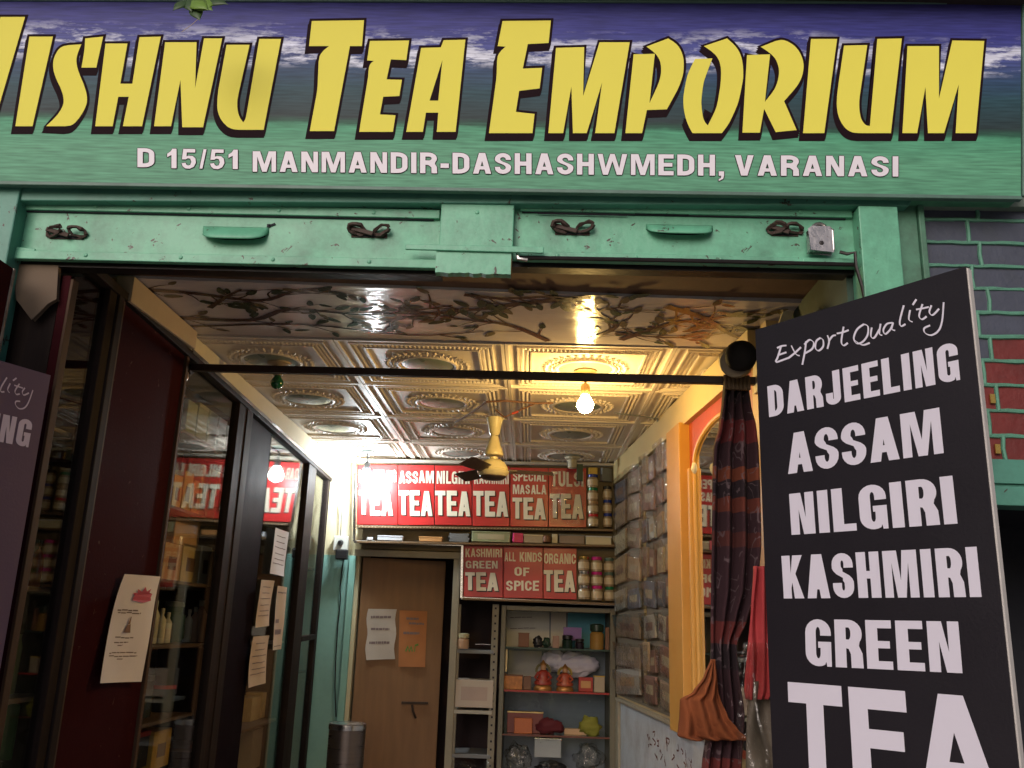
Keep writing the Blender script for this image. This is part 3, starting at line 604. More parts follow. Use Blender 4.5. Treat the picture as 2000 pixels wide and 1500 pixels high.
# centre post
cpY = 2.402; a = aty(862, 397, cpY); b = aty(1000, 538, cpY)
t = thing('centre_post', ((a.x+b.x)/2, cpY, b.z), 'short green steel post between the two halves of the shutter', 'post')
zt_, zm_, zb_ = a.z, aty(930, 492, cpY).z, b.z
MB().box((a.x, cpY, zm_+.004), (b.x, cpY+.035, zt_)).build('upper_plate', GREEN, t, bevel=.003)
def rough_edge():
    m = MB(); n = 18; x0, x1 = a.x-.006, b.x-.004; out = [(x0, zm_), (x1, zm_)]
    rr = random.Random(3)
    for k in range(n+1): out.append((x1-(x1-x0)*k/n, zb_+rr.uniform(0, .0045)))
    m.poly([(out, [])], lambda u, v: V(u, cpY-.004, v), V(0, .03, 0)); return m
rough_edge().build('lower_plate', GREEN, t)
c0, c1 = aty(792, 476, cpY-.012), aty(1062, 482, cpY-.012)
MB().hexa([c0-Z_*.017, c1-Z_*.019, c1-Z_*.019+Y_*.008, c0-Z_*.017+Y_*.008], [c0, c1, c1+Y_*.008, c0+Y_*.008]).build('cross_strap', GREEN, t, bevel=.002)
p = aty(932, 415, cpY); MB().lathe([(.0065, 0), (.005, .003), (.001, .004)], (p.x, cpY, p.z), 10, ax=V(0, -1, 0)).build('rivet', GREEN, t, smooth=True)
g = MB().bar(aty(10, 481, 2.425)-Z_*.01, aty(70, 487, 2.425)-Z_*.01, .012, .020).build('latch_strap', GREEN, bevel=.002); tag(g, 'short green flat bar at the far left end of the shutter', 'latch')
# iron rod under right shutter
t = thing('iron_rod', aty(1340, 508, 2.42), 'thin dark iron rod lying along the bottom of the right shutter', 'rod')
MB().tube([aty(1012, 503, 2.415), aty(1340, 509, 2.415), aty(1672, 517, 2.415)], .0065, 8).build('rod', DARK, t, smooth=True)
MB().tube([aty(1010, 488, 2.41), aty(1012, 505, 2.405), aty(1030, 508, 2.41)], .0055, 6).build('end_hook', STEEL, t, smooth=True)
MB().tube([aty(1640, 492, 2.40), aty(1655, 496, 2.395), aty(1670, 493, 2.39), aty(1672, 520, 2.39), aty(1684, 560, 2.395), aty(1692, 600, 2.40)], .005, 6).build('end_hook', DARK, t, smooth=True)
# padlock
t = thing('padlock', aty(1602, 495, 2.40), 'scratched steel padlock hanging on the right end of the shutter', 'padlock')
a, b = aty(1577, 445, 2.40), aty(1628, 492, 2.40)
m = MB(); cx, cz = (a.x+b.x)/2, (a.z+b.z)/2; hw, hh = (b.x-a.x)/2, (a.z-b.z)/2
out = [(cx-hw*.95, cz-hh), (cx+hw*.9, cz-hh*1.05), (cx+hw, cz-hh*.8), (cx+hw*1.0, cz+hh*.75), (cx+hw*.7, cz+hh), (cx-hw*.7, cz+hh), (cx-hw*.95, cz+hh*.8)]
m.poly([(out, [])], lambda u, v: V(u, 2.392, v), V(0, .024, 0)); lb = m.build('lock_body', STEEL, t, bevel=.003)
sp = [V(cx+hw*.55*math.cos(math.radians(q)), 2.404, cz+hh*.9+.018*math.sin(math.radians(q))) for q in range(0, 181, 15)]
MB().tube([V(cx+hw*.55, 2.404, cz+hh*.5)]+sp+[V(cx-hw*.55, 2.404, cz+hh*.5)], .006, 8).build('shackle', STEEL, t, smooth=True)
MB().lathe([(.007, 0), (.006, .002), (.003, .0025)], (cx, 2.392, cz-hh*.35), 12, ax=V(0, -1, 0)).build('keyhole', DARK, t)
for q in (-.55, .55): MB().lathe([(.003, 0), (.002, .0015)], (cx+hw*q, 2.392, cz+hh*.2), 8, ax=V(0, -1, 0)).build('pin', STEEL, t)
# jambs
m = MB(); a, b = aty(1680, 450, 2.385), aty(1757, 450, 2.385); m.box((a.x, 2.385, -.1), (b.x, 2.47, aty(1700, 402, 2.385).z)); g = m.build('right_jamb', GREEN, bevel=.003); tag(g, 'bright green flat steel jamb on the right side of the shop opening', 'door jamb')
m = MB(); m.box((b.x+.002, 2.43, -.1), (aty(1793, 450, 2.43).x, 2.5, 2.93)); m.box((aty(1797, 450, 2.42).x, 2.42, -.1), (aty(1809, 450, 2.42).x, 2.5, 2.928)); g = m.build('grooved_jamb', mat('grimy_green_paint', (.085, .23, .15), .6, dirt=.5, dscale=9), bevel=.003); tag(g, 'grimy green grooved upright between the right jamb and the bricks', 'door jamb')
m = MB(); m.box((.90, 2.475, 0), (1.12, 3.08, 2.655)); g = m.build('inner_jamb', mat('dark_green_reveal', (.03, .07, .05), .7, dirt=.5)); tag(g, 'dark green reveal inside the right edge of the opening', 'door jamb')
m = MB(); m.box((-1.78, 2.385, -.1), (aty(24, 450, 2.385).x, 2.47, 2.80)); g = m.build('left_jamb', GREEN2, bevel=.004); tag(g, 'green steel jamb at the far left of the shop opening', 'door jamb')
# brick wall
BYY = 2.45
ry = [402, 429, 473, 519, 563, 609, 656, 703, 750, 800, 849, 899]
zs = [aty(1860, y-1, BYY).z for y in ry]; xj = aty(1930, 600, BYY).x; xl = aty(1810, 500, BYY).x
bw_ = thing('brick_wall', (xl+.6, BYY, zs[-1]), 'slate blue and maroon painted brick wall with raised green mortar right of the opening', 'wall')
BBLUE = mat('slate_blue_brick_paint', (.055, .065, .095), .6, var=.3, scale=12, dirt=.3, dscale=9, dcol=(.05, .06, .05), bump=.5)
BMAR = mat('maroon_brick_paint', (.15, .018, .015), .55, var=.3, scale=12, dirt=.3, dscale=9, dcol=(.04, .015, .012), bump=.5)
MORT = mat('green_painted_mortar', (.10, .29, .20), .65, dirt=.35, dscale=12, bump=.6)
mo = MB(); mo.box((xl, BYY+.012, zs[-1]), (2.6, BYY+.06, zs[0]+.02))
LBK = .245; bricks = []; rb = random.Random(9)
for i in range(len(zs)-1):
    zt, zb = zs[i], zs[i+1]
    xo = xj+rb.uniform(-.004, .004) if i % 2 == 0 else xj+LBK*.5+.09
    xs = [xo+k*LBK for k in range(-3, 8) if xl+.01 < xo+k*LBK < 2.58]; xs = [xl]+xs+[2.6]
    for a, b in zip(xs[:-1], xs[1:]):
        if b-a < .02: continue
        g_ = .004
        j = lambda: rb.uniform(-.0015, .0015)
        q = [(a+g_+j(), zb+g_+j()), (b-g_+j(), zb+g_+j()), (b-g_+j(), zt-g_+j()), (a+g_+j(), zt-g_+j())]
        blue = i < 6 or (i == 6 and a < xj-.01)
        mb = MB(); dy = rb.uniform(0, .004); mb.poly([(q, [])], lambda u, v: V(u, BYY+.004+dy, v), V(0, .02, 0)); mb.build('brick', BBLUE if blue else BMAR, bw_, bevel=.0025)
    mo.tube([V(xl+(2.6-xl)*k/40, BYY+.003+rb.uniform(0, .002), zt+rb.uniform(-.0016, .0016)) for k in range(41)], [rb.uniform(.0045, .0072) for k in range(41)], 6)
    for x in xs[1:-1]: mo.tube([V(x, BYY+.003, zt), V(x+rb.uniform(-.004, .004), BYY+.003, (zt+zb)/2), V(x, BYY+.003, zb)], .0058, 6)
mo.build('mortar', MORT, bw_, smooth=True)
for px, py in ((1938, 779), (1948, 877)):
    p = aty(px, py, BYY); MB().obox((p.x, BYY-.001, p.z), X_, Y_, Z_, .007, .003, .013).build('tinsel_scrap', mat('gold_foil', (.6, .38, .1), .25, 1), bw_)
m = MB(); z1, z2, z3 = zs[-1], aty(1960, 950, BYY).z, aty(1965, 990, BYY).z
m.box((xl, BYY-.03, z2+.003), (2.6, BYY+.06, z1)); m.box((xl, BYY-.03, z3), (2.6, BYY+.06, z2-.004)); m.box((xl, BYY-.02, z2-.004), (2.6, BYY+.06, z2+.003))
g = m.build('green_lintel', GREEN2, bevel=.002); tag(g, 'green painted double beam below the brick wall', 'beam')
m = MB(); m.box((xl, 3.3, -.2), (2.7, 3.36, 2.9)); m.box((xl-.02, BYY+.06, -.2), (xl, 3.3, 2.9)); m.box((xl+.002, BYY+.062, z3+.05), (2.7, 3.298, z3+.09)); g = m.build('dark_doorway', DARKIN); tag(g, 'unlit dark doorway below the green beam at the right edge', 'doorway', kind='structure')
g = MB().box((2.6, 2.0, -.3), (4.5, 2.9, 2.93)).build('right_pier', CONC); tag(g, 'grey wall pier right of the brick wall', 'wall', kind='structure')

# ================================================================== BLACK MENU BOARDS
def menu_board(name, label, P0, dr, matp, lean=0, wid=.535, z0=.25, ztop=2.31):
    t = thing(name, (P0.x, P0.y, z0), label, 'signboard'); up = Z_; n = dr.cross(up)
    # u from 0 (far edge) .. wid (near edge)
    if n.dot(CP-P0) < 0: n = -n
    F = lambda u, z, d=0: V(P0.x, P0.y, 0)+dr*u+V(0, 0, z)+n*d
    MB().hexa([F(0, z0), F(wid, z0), F(wid, z0, -.004), F(0, z0, -.004)], [F(0, ztop-.006), F(wid, ztop+.006), F(wid, ztop+.006, -.004), F(0, ztop-.006, -.004)]).build('printed_sheet', matp, t)
    MB().hexa([F(-.001, z0, -.0042), F(wid+.003, z0, -.0042), F(wid+.003, z0, -.022), F(-.001, z0, -.022)], [F(-.001, ztop-.008, -.0042), F(wid+.003, ztop+.004, -.0042), F(wid+.003, ztop+.004, -.022), F(-.001, ztop-.008, -.022)]).build('foam_backing', FOAM, t, bevel=.002)
    return t, F
SP0 = aty(1475, 645, 2.2); SD = V(.64, -.77, 0).normalized(); SN = V(.77, .64, 0).normalized()
rb_, RF = menu_board('menu_board', 'tall black tea price board leaning out at the right of the opening', SP0, SD, BLACKP)
def suv(px, py): q = atp(px, py, SP0, SN); return ((q-SP0).dot(SD), q.z)
SB = []      # board lettering in the board's own coordinates
for txt, c in (('DARJEELING', ((1499, 755), (1869, 667), (1876, 742), (1503, 815))), ('ASSAM', ((1537, 848), (1835, 796), (1844, 885), (1540, 926))), ('NILGIRI', ((1541.7, 965), (1860.7, 929), (1871, 1022.7), (1546.7, 1045))),
               ('KASHMIRI', ((1526.7, 1086), (1908, 1067.7), (1918, 1166), (1531.7, 1169))), ('GREEN', ((1572.7, 1209), (1872, 1214), (1880.7, 1315), (1575, 1300))), ('TEA', ((1539, 1331.7), (1935, 1363), (1960, 1578), (1546, 1522)))):
    SB.append((txt, [suv(*p) for p in c]))
SCR = [[(290, 525), (262, 528), (235, 540)], [(258, 530), (240, 590), (228, 622), (262, 612), (300, 598)], [(245, 580), (290, 565)],
       [(318, 525), (345, 575), (368, 585)], [(375, 535), (340, 568), (300, 600)],
       [(405, 500), (398, 560), (383, 638)], [(395, 520), (425, 492), (450, 510), (440, 545), (400, 570)],
       [(490, 480), (465, 500), (460, 540), (480, 555), (505, 530), (505, 495), (490, 480)], [(530, 465), (540, 500), (530, 545)], [(538, 500), (560, 470), (580, 465)],
       [(625, 415), (612, 500), (625, 525), (650, 510)], [(585, 455), (620, 448), (655, 435)],
       [(745, 400), (705, 430), (685, 480), (700, 512), (735, 505), (765, 465), (768, 415), (745, 400)], [(690, 495), (735, 522), (778, 510)],
       [(790, 420), (785, 470), (805, 480), (835, 430)], [(842, 398), (835, 455), (852, 466)], [(912, 392), (878, 400), (858, 435), (870, 458), (900, 430), (915, 395)], [(915, 390), (908, 428), (928, 438)],
       [(978, 290), (955, 380), (962, 412), (988, 400)], [(1015, 318), (1008, 372), (1030, 388)], [(1052, 255), (1030, 288)], [(1088, 283), (1068, 350), (1085, 372), (1112, 355)], [(1050, 315), (1088, 308), (1125, 300)],
       [(1140, 290), (1128, 330), (1148, 347), (1185, 310)], [(1212, 272), (1203, 380), (1182, 438), (1140, 465), (1103, 452), (1098, 425), (1132, 408)]]
def board_text(t, F, mtl, only=None, du=0, flipwid=None, dz=0):
    mp_ = (lambda u: u+du) if flipwid is None else (lambda u: flipwid-u)
    for k, (txt, c) in enumerate(SB):
        if only and txt != only: continue
        mb = MB(); cs = [F(mp_(u), z+dz, .0014) for u, z in c]
        s_, t_, g_ = ((.215, .165, .075) if txt != 'TEA' else (.24, .21, .09))
        bw = {'DARJEELING': .40, 'ASSAM': .56, 'NILGIRI': .50, 'KASHMIRI': .46, 'GREEN': .52, 'TEA': .80}[txt]
        text_quad(mb, txt, cs, bw=bw, s=min(s_, bw*.42), t=t_, gap=g_); mb.build('lettering_word', mtl, t)
    mb = MB()
    for k, st in enumerate(SCR):
        if k == 12: mb.build('script_word', mtl, t); mb = MB()
        pts = smooth([(1440+x/3, 500+y/3) for x, y in st], 5)
        def fn(x, y, q, k=k): u, v = suv(x, y); return F(mp_(u), v+dz, .0012+.00003*k+.00002*q)
        strip(mb, pts, 3.6, (.75, .66), fn)
    mb.build('script_word', mtl, t)
board_text(rb_, RF, WHITEP)
# left board: the same black print with its purple lighting in the colour, its far edge ending in front of the cabinets
LP0 = aty(99, 733, 2.42); LD = V(.418, .909, 0).normalized(); W_ = .49
LO = LP0-LD*W_
lb_ = thing('menu_board', (LP0.x, LP0.y, .25), 'black tea price board coloured brighter purple for its lighting, cut by the left edge of the picture', 'signboard')
n_ = V(.909, -.418, 0)
LF = lambda u, z, d=0: V(LO.x, LO.y, 0)+LD*u+V(0, 0, z)+n_*d
LZT = LP0.z
MB().hexa([LF(0, .25), LF(W_, .25), LF(W_, .25, -.004), LF(0, .25, -.004)], [LF(0, LZT), LF(W_, LZT), LF(W_, LZT, -.004), LF(0, LZT, -.004)]).build('printed_sheet', LILACP, lb_)
MB().hexa([LF(0, .25, -.0042), LF(W_+.001, .25, -.0042), LF(W_+.001, .25, -.012), LF(0, .25, -.012)], [LF(0, LZT-.001, -.0042), LF(W_+.001, LZT-.001, -.0042), LF(W_+.001, LZT-.001, -.012), LF(0, LZT-.001, -.012)]).build('foam_backing', LILACP, lb_)
board_text(lb_, lambda u, z, d=0: LF(u*.916, LZT-(2.31-z)*.90, d), mat('lilac_white_print', (.66, .56, .66), .4, var=.04, bump=.05), only='DARJEELING', du=0, dz=0)
#@@INTERIOR
# ================================================================== BACK WALL SIGNS
def red_sign(label, rect, words, Y=6.07, plast=False):
    (x0, y0, x1, y1, y0r, y1r) = rect
    TL, TR, BR, BL = aty(x0, y0, Y), aty(x1, y0r, Y), aty(x1, y1r, Y), aty(x0, y1, Y); bk = V(0, .018, 0)
    t = thing('tea_sign', ((BL.x+BR.x)/2, Y, min(BL.z, BR.z)), label, 'sign', 'red hand painted tea signs on the back wall')
    MB().hexa([BL, BR, BR+bk, BL+bk], [TL, TR, TR+bk, TL+bk]).build('sign_panel', REDS, t, bevel=.002)
    for txt, wx0, wx1, wy0, wy1 in words:
        sk = .6; wm, sm = MB(), MB()
        big = txt == 'TEA'
        c = [aty(wx0, wy0, Y), aty(wx1, wy0+sk, Y), aty(wx1, wy1+sk, Y), aty(wx0, wy1, Y)]
        k = dict(bw=.55 if big else .6, s=.21 if big else .2, t=.19 if big else .18, gap=.07 if big else .1, jit=.018)
        text_quad(wm, txt, c, off=V(0, -.004, 0), **k)
        if big: text_quad(sm, txt, c, off=V(.007, -.0018, -.007), **k); text_quad(sm, txt, c, off=V(.0035, -.0026, -.0035), **k)
        wd = wm.build('painted_word', SWHITE, t)
        if sm.v: sm.build('word_shade', SBLACK, wd)
    if plast:
        a, b = aty(1077, 917, Y-.03), aty(1143, 1024, Y-.03)
        MB().grid(lambda u, v: V(a.x+(b.x-a.x)*u, Y-.018-.022*math.sin(u*3.1)*math.sin(v*3.1)-.008*math.sin(u*9+v*7), a.z+(b.z-a.z)*v), 14, 18).build('plastic_wrap', PLAST, t, smooth=2)
    return t
red_sign('first red tea sign from the left, washed out by the white bulb, over the door', (698, 907.5, 776.5, 1024, 908, 1025), [('DARJEELING', 701, 774, 918, 941), ('TEA', 701, 768, 958, 1006)])
red_sign('red sign lettered ASSAM TEA', (778, 908, 848, 1025, 908.5, 1025.5), [('ASSAM', 779.5, 847, 920, 943.5), ('TEA', 779, 845, 958, 1006.5)])
red_sign('red sign lettered NILGIRI TEA', (849.5, 909, 921.5, 1025, 909.5, 1026), [('NILGIRI', 852.6, 917.6, 920, 945), ('TEA', 850, 919, 958.5, 1007)])
red_sign('red sign lettered KASHMIRI TEA, partly behind the fan motor', (923, 910, 995, 1027, 911, 1028), [('KASHMIRI', 926, 993.5, 920, 945), ('TEA', 924.6, 993, 959, 1008)])
red_sign('red sign lettered SPECIAL MASALA TEA', (997, 913, 1070.5, 1028, 914, 1029), [('SPECIAL', 1001.6, 1067, 921.6, 940), ('MASALA', 1001.6, 1067, 946.8, 965), ('TEA', 1001, 1066, 972, 1013.5)])
red_sign('red sign lettered TULSI TEA, last on the right and wrapped in glinting plastic', (1072, 914, 1145, 1029, 915, 1030), [('TULSI', 1076, 1140, 921, 950), ('TEA', 1074, 1140, 964.5, 1012)], plast=True)
red_sign('red sign lettered KASHMIRI GREEN TEA beside the door top', (905.5, 1065, 982, 1165.5, 1067, 1167), [('KASHMIRI', 909, 980, 1071.4, 1088), ('GREEN', 910, 972, 1095, 1110), ('TEA', 908.7, 974, 1117.6, 1153)])
red_sign('red sign lettered ALL KINDS OF SPICE', (983.5, 1067, 1060, 1167.5, 1069, 1169), [('ALL', 985.5, 1007, 1078, 1096), ('KINDS', 1015, 1058.5, 1078.5, 1097), ('OF', 1005, 1033.5, 1107.8, 1124.6), ('SPICE', 989, 1052, 1134.4, 1153.5)])
red_sign('red sign lettered ORGANIC TEA, in the lower row of signs', (1061.5, 1069, 1126, 1169.5, 1071, 1171), [('ORGANIC', 1062.5, 1124.5, 1081, 1101), ('TEA', 1062, 1123.5, 1113.4, 1155)])
# bright trim
def trim(pts, Y, label, r=.011, m_=CHROME, nm='metal_trim'):
    m = MB(); P = [aty(x, y, Y) for x, y in pts]
    for a, b in zip(P[:-1], P[1:]):
        d = (b-a).normalized(); m.bar(a-d*r*.0, b+d*r*.0, .018, r*1.6, upv=Y_ if abs(d.z) < .5 else Y_)
    g = m.build(nm, m_, bevel=.002); tag(g, label, 'trim'); return g
trim([(694, 903), (692, 1058), (903, 1064), (901, 1168), (1204, 1181)], 6.035, 'bright metal edging that steps down around the back door to the showcase', .009)
trim([(700, 899), (1205, 908)], 6.05, 'pale rail along the top of the back wall under the ceiling', .02, mat('pale_worn_rail', (.45, .42, .36), .4, dirt=.3), 'top_rail')
def ledge(label, x0, y0, x1, y1, m_, th=.02, Yf=5.97):
    a, b = aty(x0, y0, Yf), aty(x1, y1, Yf); m = MB()
    m.hexa([a-Z_*th, b-Z_*th, V(b.x, 6.098, b.z-th), V(a.x, 6.098, a.z-th)], [a, b, V(b.x, 6.098, b.z), V(a.x, 6.098, a.z)])
    g = m.build('shelf_ledge', m_, bevel=.002); tag(g, label, 'shelf'); return a, b
WOODS = mat('brown_shelf_wood', (.16, .095, .045), .5, dirt=.3)
ledge('thin brown ledge directly below the upper row of red signs', 697, 1026, 1199, 1033, WOODS, .016, 6.02)
m = MB(); a, b = aty(699, 1029, 6.012), aty(1140, 1034, 6.012); n = 70
for k in range(n): p = a.lerp(b, (k+.5)/n); m.obox(p, V(1, 0, .6).normalized(), Y_, V(-.6, 0, 1).normalized(), .004, .003, .002)
g = m.build('beaded_moulding', BEIGE); tag(g, 'beaded strip running along the front of the ledge under the upper signs', 'moulding', kind='stuff')
ledge('narrow shelf holding boxes between the two rows of signs', 697, 1056, 1203, 1064, WOODS, .014, 6.0)
ledge('bottom ledge under the lower red signs and jars', 903, 1167, 1204, 1178, WOODS, .014, 6.0)

def box_back(name, label, cat, x0, y0, x1, y1, Y, dep, m_, group=None, lid=None, bev=.003, mark=None, rot=0):
    a, b = aty(x0, y1, Y), aty(x1, y1, Y); zt = aty((x0+x1)/2, y0, Y).z; z0 = (a.z+b.z)/2
    m = MB(); c = V((a.x+b.x)/2, Y+dep/2, (z0+zt)/2); ax = V(math.cos(rot), math.sin(rot), 0); ay = V(-math.sin(rot), math.cos(rot), 0)
    m.obox(c, ax, ay, Z_, (b.x-a.x)/2, dep/2, (zt-z0)/2)
    t = thing(name, (c.x, c.y, z0), label, cat, group); m.build('body', m_, t, bevel=bev)
    if lid: 
        m = MB(); m.obox(V(c.x, c.y, zt-.004), ax, ay, Z_, (b.x-a.x)/2+.002, dep/2+.002, .004); m.build('lid', lid, t, bevel=.001)
    if mark:
        m = MB(); m.obox(V(c.x, c.y, c.z)-ay*(dep/2+.0006), ax, ay, Z_, (b.x-a.x)/2*.7, .0006, (zt-z0)/2*.5); m.build('printed_label', mark, t)
    return t
WB = cm('white_card', (.55, .56, .60)); OB = cm('orange_card', (.55, .28, .10)); GB = cm('pale_green_card', (.30, .34, .20)); BGB = cm('beige_card', (.42, .34, .24)); GRY = cm('grey_card', (.17, .18, .19)); PK = cm('hot_pink_bag', (.75, .04, .22), .35)
CRM = cm('cream_card', (.58, .52, .36)); BRN = cm('brown_card', (.19, .09, .05)); GOLD = cm('gold_card', (.5, .33, .07), .35, metal=.4); DKB = cm('black_box', (.015, .014, .016), .4); RD = cm('red_card', (.38, .03, .02)); YL = cm('yellow_card', (.55, .36, .05))
box_back('paper_box', 'small white flat box on the narrow shelf above the door', 'box', 737, 1046, 786, 1055.5, 6.01, .06, WB, lid=WB)
box_back('paper_box', 'tiny white packet at the left end of the narrow shelf', 'box', 716, 1049, 727, 1054.5, 6.02, .03, WB, rot=.3)
box_back('paper_box', 'flat orange box on the narrow shelf above the door', 'box', 818, 1048, 863, 1057.5, 6.01, .06, OB, lid=OB)
for k, (xo, h) in enumerate(((0, 0), (2, 1), (-1, 2), (1, 3))):
    box_back('booklet', ('bottom', 'second from bottom', 'second from top', 'top')[k]+' grey booklet of the stack above the door corner', 'booklet', 877+xo, 1054-4*h, 915+xo, 1058-4*h, 6.01, .06, GRY, 'grey booklets stacked on the narrow shelf', bev=.001)
box_back('paper_box', 'long pale green patterned box on the narrow shelf', 'box', 921, 1038, 996, 1058.5, 6.01, .06, GB, lid=GB, mark=cm('pale_label', (.45, .42, .28)))
box_back('paper_bag', 'hot pink paper bag on the narrow shelf', 'bag', 1001, 1041, 1021, 1059.5, 6.005, .03, PK, rot=.2)
box_back('paper_box', 'beige box beside the pink bag on the narrow shelf', 'box', 1023, 1044, 1060, 1060.5, 6.01, .05, BGB, lid=CRM)
box_back('paper_box', 'small upright cream box on the narrow shelf', 'box', 1078, 1043, 1089, 1061, 6.01, .03, CRM)
box_back('paper_box', 'wide brown grey box on the narrow shelf below the TULSI sign', 'box', 1092, 1044, 1141, 1062, 6.01, .06, cm('brown_grey_card', (.25, .19, .15)), lid=GRY)
box_back('paper_box', 'white box at the right end of the narrow shelf', 'box', 1144, 1047, 1194, 1064, 6.01, .06, CRM, lid=WB)
p = aty(1067, 1060, 6.03); g = MB().lathe([(.001, 0), (.028, .004), (.032, .022), (.024, .045), (.001, .048)], p, 14).build('tin', BRN, smooth=True); tag(g, 'round brown tin between boxes on the narrow shelf', 'tin')

# jars in columns
def jar(label, cx, yb, yt, hw, Y, lid, body=None, group='tea jars stacked at the right of the red signs', cat='jar'):
    p = aty(cx, yb, Y); zt = aty(cx, yt, Y).z; r = aty(cx+hw, yb, Y).x-p.x; h = zt-p.z
    t = thing('jar', p, label, cat, group)
    MB().lathe([(r*.9, 0), (r, .004), (r, h*.66), (r*.82, h*.76), (r*.82, h*.8)], p, 16).build('glass_body', body or JARB, t, smooth=True)
    MB().lathe([(r*1.008, h*.16), (r*1.008, h*.6)], p, 16).build('paper_label', mat('jar_paper_label', (.52, .42, .27), .6, var=.25, scale=30), t, smooth=True)
    MB().lathe([(r*.9, h*.78), (r*.92, h*.80), (r*.92, h*.97), (r*.84, h*.998), (.001, h*.998)], p, 16).build('screw_lid', lid, t, smooth=True)
    return t
JARB = cm('amber_tea_jar', (.30, .22, .13), .15, spec=.7)
LB = cm('blue_lid', (.01, .03, .25), .25); LG = cm('green_lid', (.01, .16, .06), .25); LT = cm('tan_lid', (.4, .25, .12), .3); LR = cm('red_lid', (.45, .02, .02), .25); LD_ = cm('black_lid', (.02, .02, .02), .25); LGo = cm('gold_lid', (.6, .42, .12), .25, metal=.9); LS = cm('silver_lid', (.5, .5, .48), .25, metal=.9); LP = cm('pink_lid', (.5, .02, .2), .25); LGr = cm('grey_green_lid', (.1, .16, .13), .3)
nth = ['top', 'second', 'third', 'bottom']
def jar_col(cx, hw, ys, lids, desc):
    for k in range(len(lids)):
        jar('%s-lidded jar, %s of the %s' % (lids[k][1], nth[k] if k < len(lids)-1 else 'lowest', desc), cx+k*.35, ys[k+1], ys[k], hw, 6.05, lids[k][0])
jar_col(1157.5, 10.5, [927, 953, 979, 1004, 1029], [(LB, 'blue'), (LG, 'green'), (LT, 'tan'), (LR, 'red')], 'upper left jar column beside the TULSI sign')
jar_col(1186, 9, [950, 977, 1003, 1030], [(LD_, 'black'), (LB, 'blue'), (LB, 'blue')], 'upper right jar column against the right wall')
jar_col(1140, 11, [1087, 1115, 1143, 1171], [(LGo, 'gold'), (LS, 'silver'), (LS, 'silver')], 'lower column next to the ORGANIC sign')
jar_col(1165, 11.5, [1088, 1117, 1144, 1173], [(LP, 'pink'), (LP, 'pink'), (LP, 'pink')], 'lower middle jar column')
jar_col(1189, 10, [1090, 1118, 1146, 1174], [(LGr, 'grey green'), (LGr, 'grey green'), (LG, 'green')], 'lower jar column nearest the right wall')
box_back('paper_box', 'small yellow box on top of the upper jar column', 'box', 1150, 913, 1167, 926.5, 6.04, .04, YL)
box_back('paper_box', 'grey crumpled packet tilted above the upper right jars', 'box', 1172, 914, 1196, 940, 6.05, .03, GRY, rot=.5)

# ================================================================== DOOR
t = thing('door_frame', ((xd0+xd1)/2, 6.08, 0), 'grey beige frame around the back doorway', 'door frame')
a = aty(693, 1072, 6.06); b = aty(886, 1076, 6.06)
MB().box((a.x, 6.06, a.z-.045), (b.x+.05, 6.099, a.z-.002)).build('head', FRAMEW, t, bevel=.002)
MB().box((b.x+.005, 6.06, 0), (b.x+.05, 6.099, a.z-.046)).build('jamb', FRAMEW, t, bevel=.002)
MB().box((a.x-.03, 6.055, 0), (a.x+.012, 6.0845, a.z-.046)).build('jamb', mat('pale_teal_jamb', (.24, .48, .42), .5, dirt=.2), t, bevel=.002)
DA = math.radians(14); DD = V(math.cos(DA), math.sin(DA), 0); DN = V(math.sin(DA), -math.cos(DA), 0); DP = V(xd0+.012, 6.12, 0)
t = thing('door', DP, 'orange brown plywood door slightly ajar at the back of the shop', 'door')
dz = a.z-.05; DW = .56
MB().obox(DP+DD*DW/2+Z_*dz/2-DN*.018, DD, DN, Z_, DW/2, .018, dz/2).build('door_leaf', PLYO, t, bevel=.003)
def dp(px, py): return atp(px, py, DP, DN)
p, q = dp(784, 1372), dp(836, 1373); MB().bar(p+DN*.008, q+DN*.008, .012, .014).build('bolt', RUST, t, bevel=.002)
p, q = dp(805, 1376), dp(812, 1402); MB().tube([p+DN*.006, dp(806, 1388)+DN*.012, q+DN*.008], .008, 6).build('latch_handle', RUST, t, smooth=True)
def paper(name, label, quad, fnp, n, m_, ink=None, lines=(), curl=.004, extra=None, cat='paper', jag=0):
    P = [fnp(*p)+n*.004 for p in quad]; q = quadmap(*P); rr = random.Random(label)
    ph = rr.uniform(0, 6); t = thing(name, (P[3]+P[2])/2, label, cat)
    W_ = (P[1]-P[0]).length
    def f(u, v, d=0): return q(u+(jag*math.sin(v*11+ph) if u in (0, 1) else 0), v)+n*(curl*(1+math.sin(u*5+v*4+ph))+curl*2*(abs(v-.5)**3)*4+d)
    MB().grid(f, 8, 10).build('sheet', m_, t, smooth=2)
    if lines:
        for v, u0, u1, h in lines:
            m = MB(); u = u0
            while u < u1:
                l = rr.uniform(.05, .16); e = min(u+l, u1)
                y = v+rr.uniform(-.004, .004)
                m.add([f(u, y-h, .0012), f(e, y-h, .0012), f(e, y+h, .0012), f(u, y+h, .0012)], [(0, 1, 2, 3)]); u = e+.012
            m.build('written_line', ink or GREYI, t)
    if extra: extra(t, f)
    return t
paper('paper_notice', 'white notice with three handwritten lines taped on the back door', [(718, 1189), (774, 1190), (770, 1287), (714, 1289)], dp, DN, cm('dull_white_paper', (.48, .43, .38), .8), lines=[(.84, .12, .82, .022), (.60, .14, .78, .02), (.33, .1, .8, .024)], jag=.03)
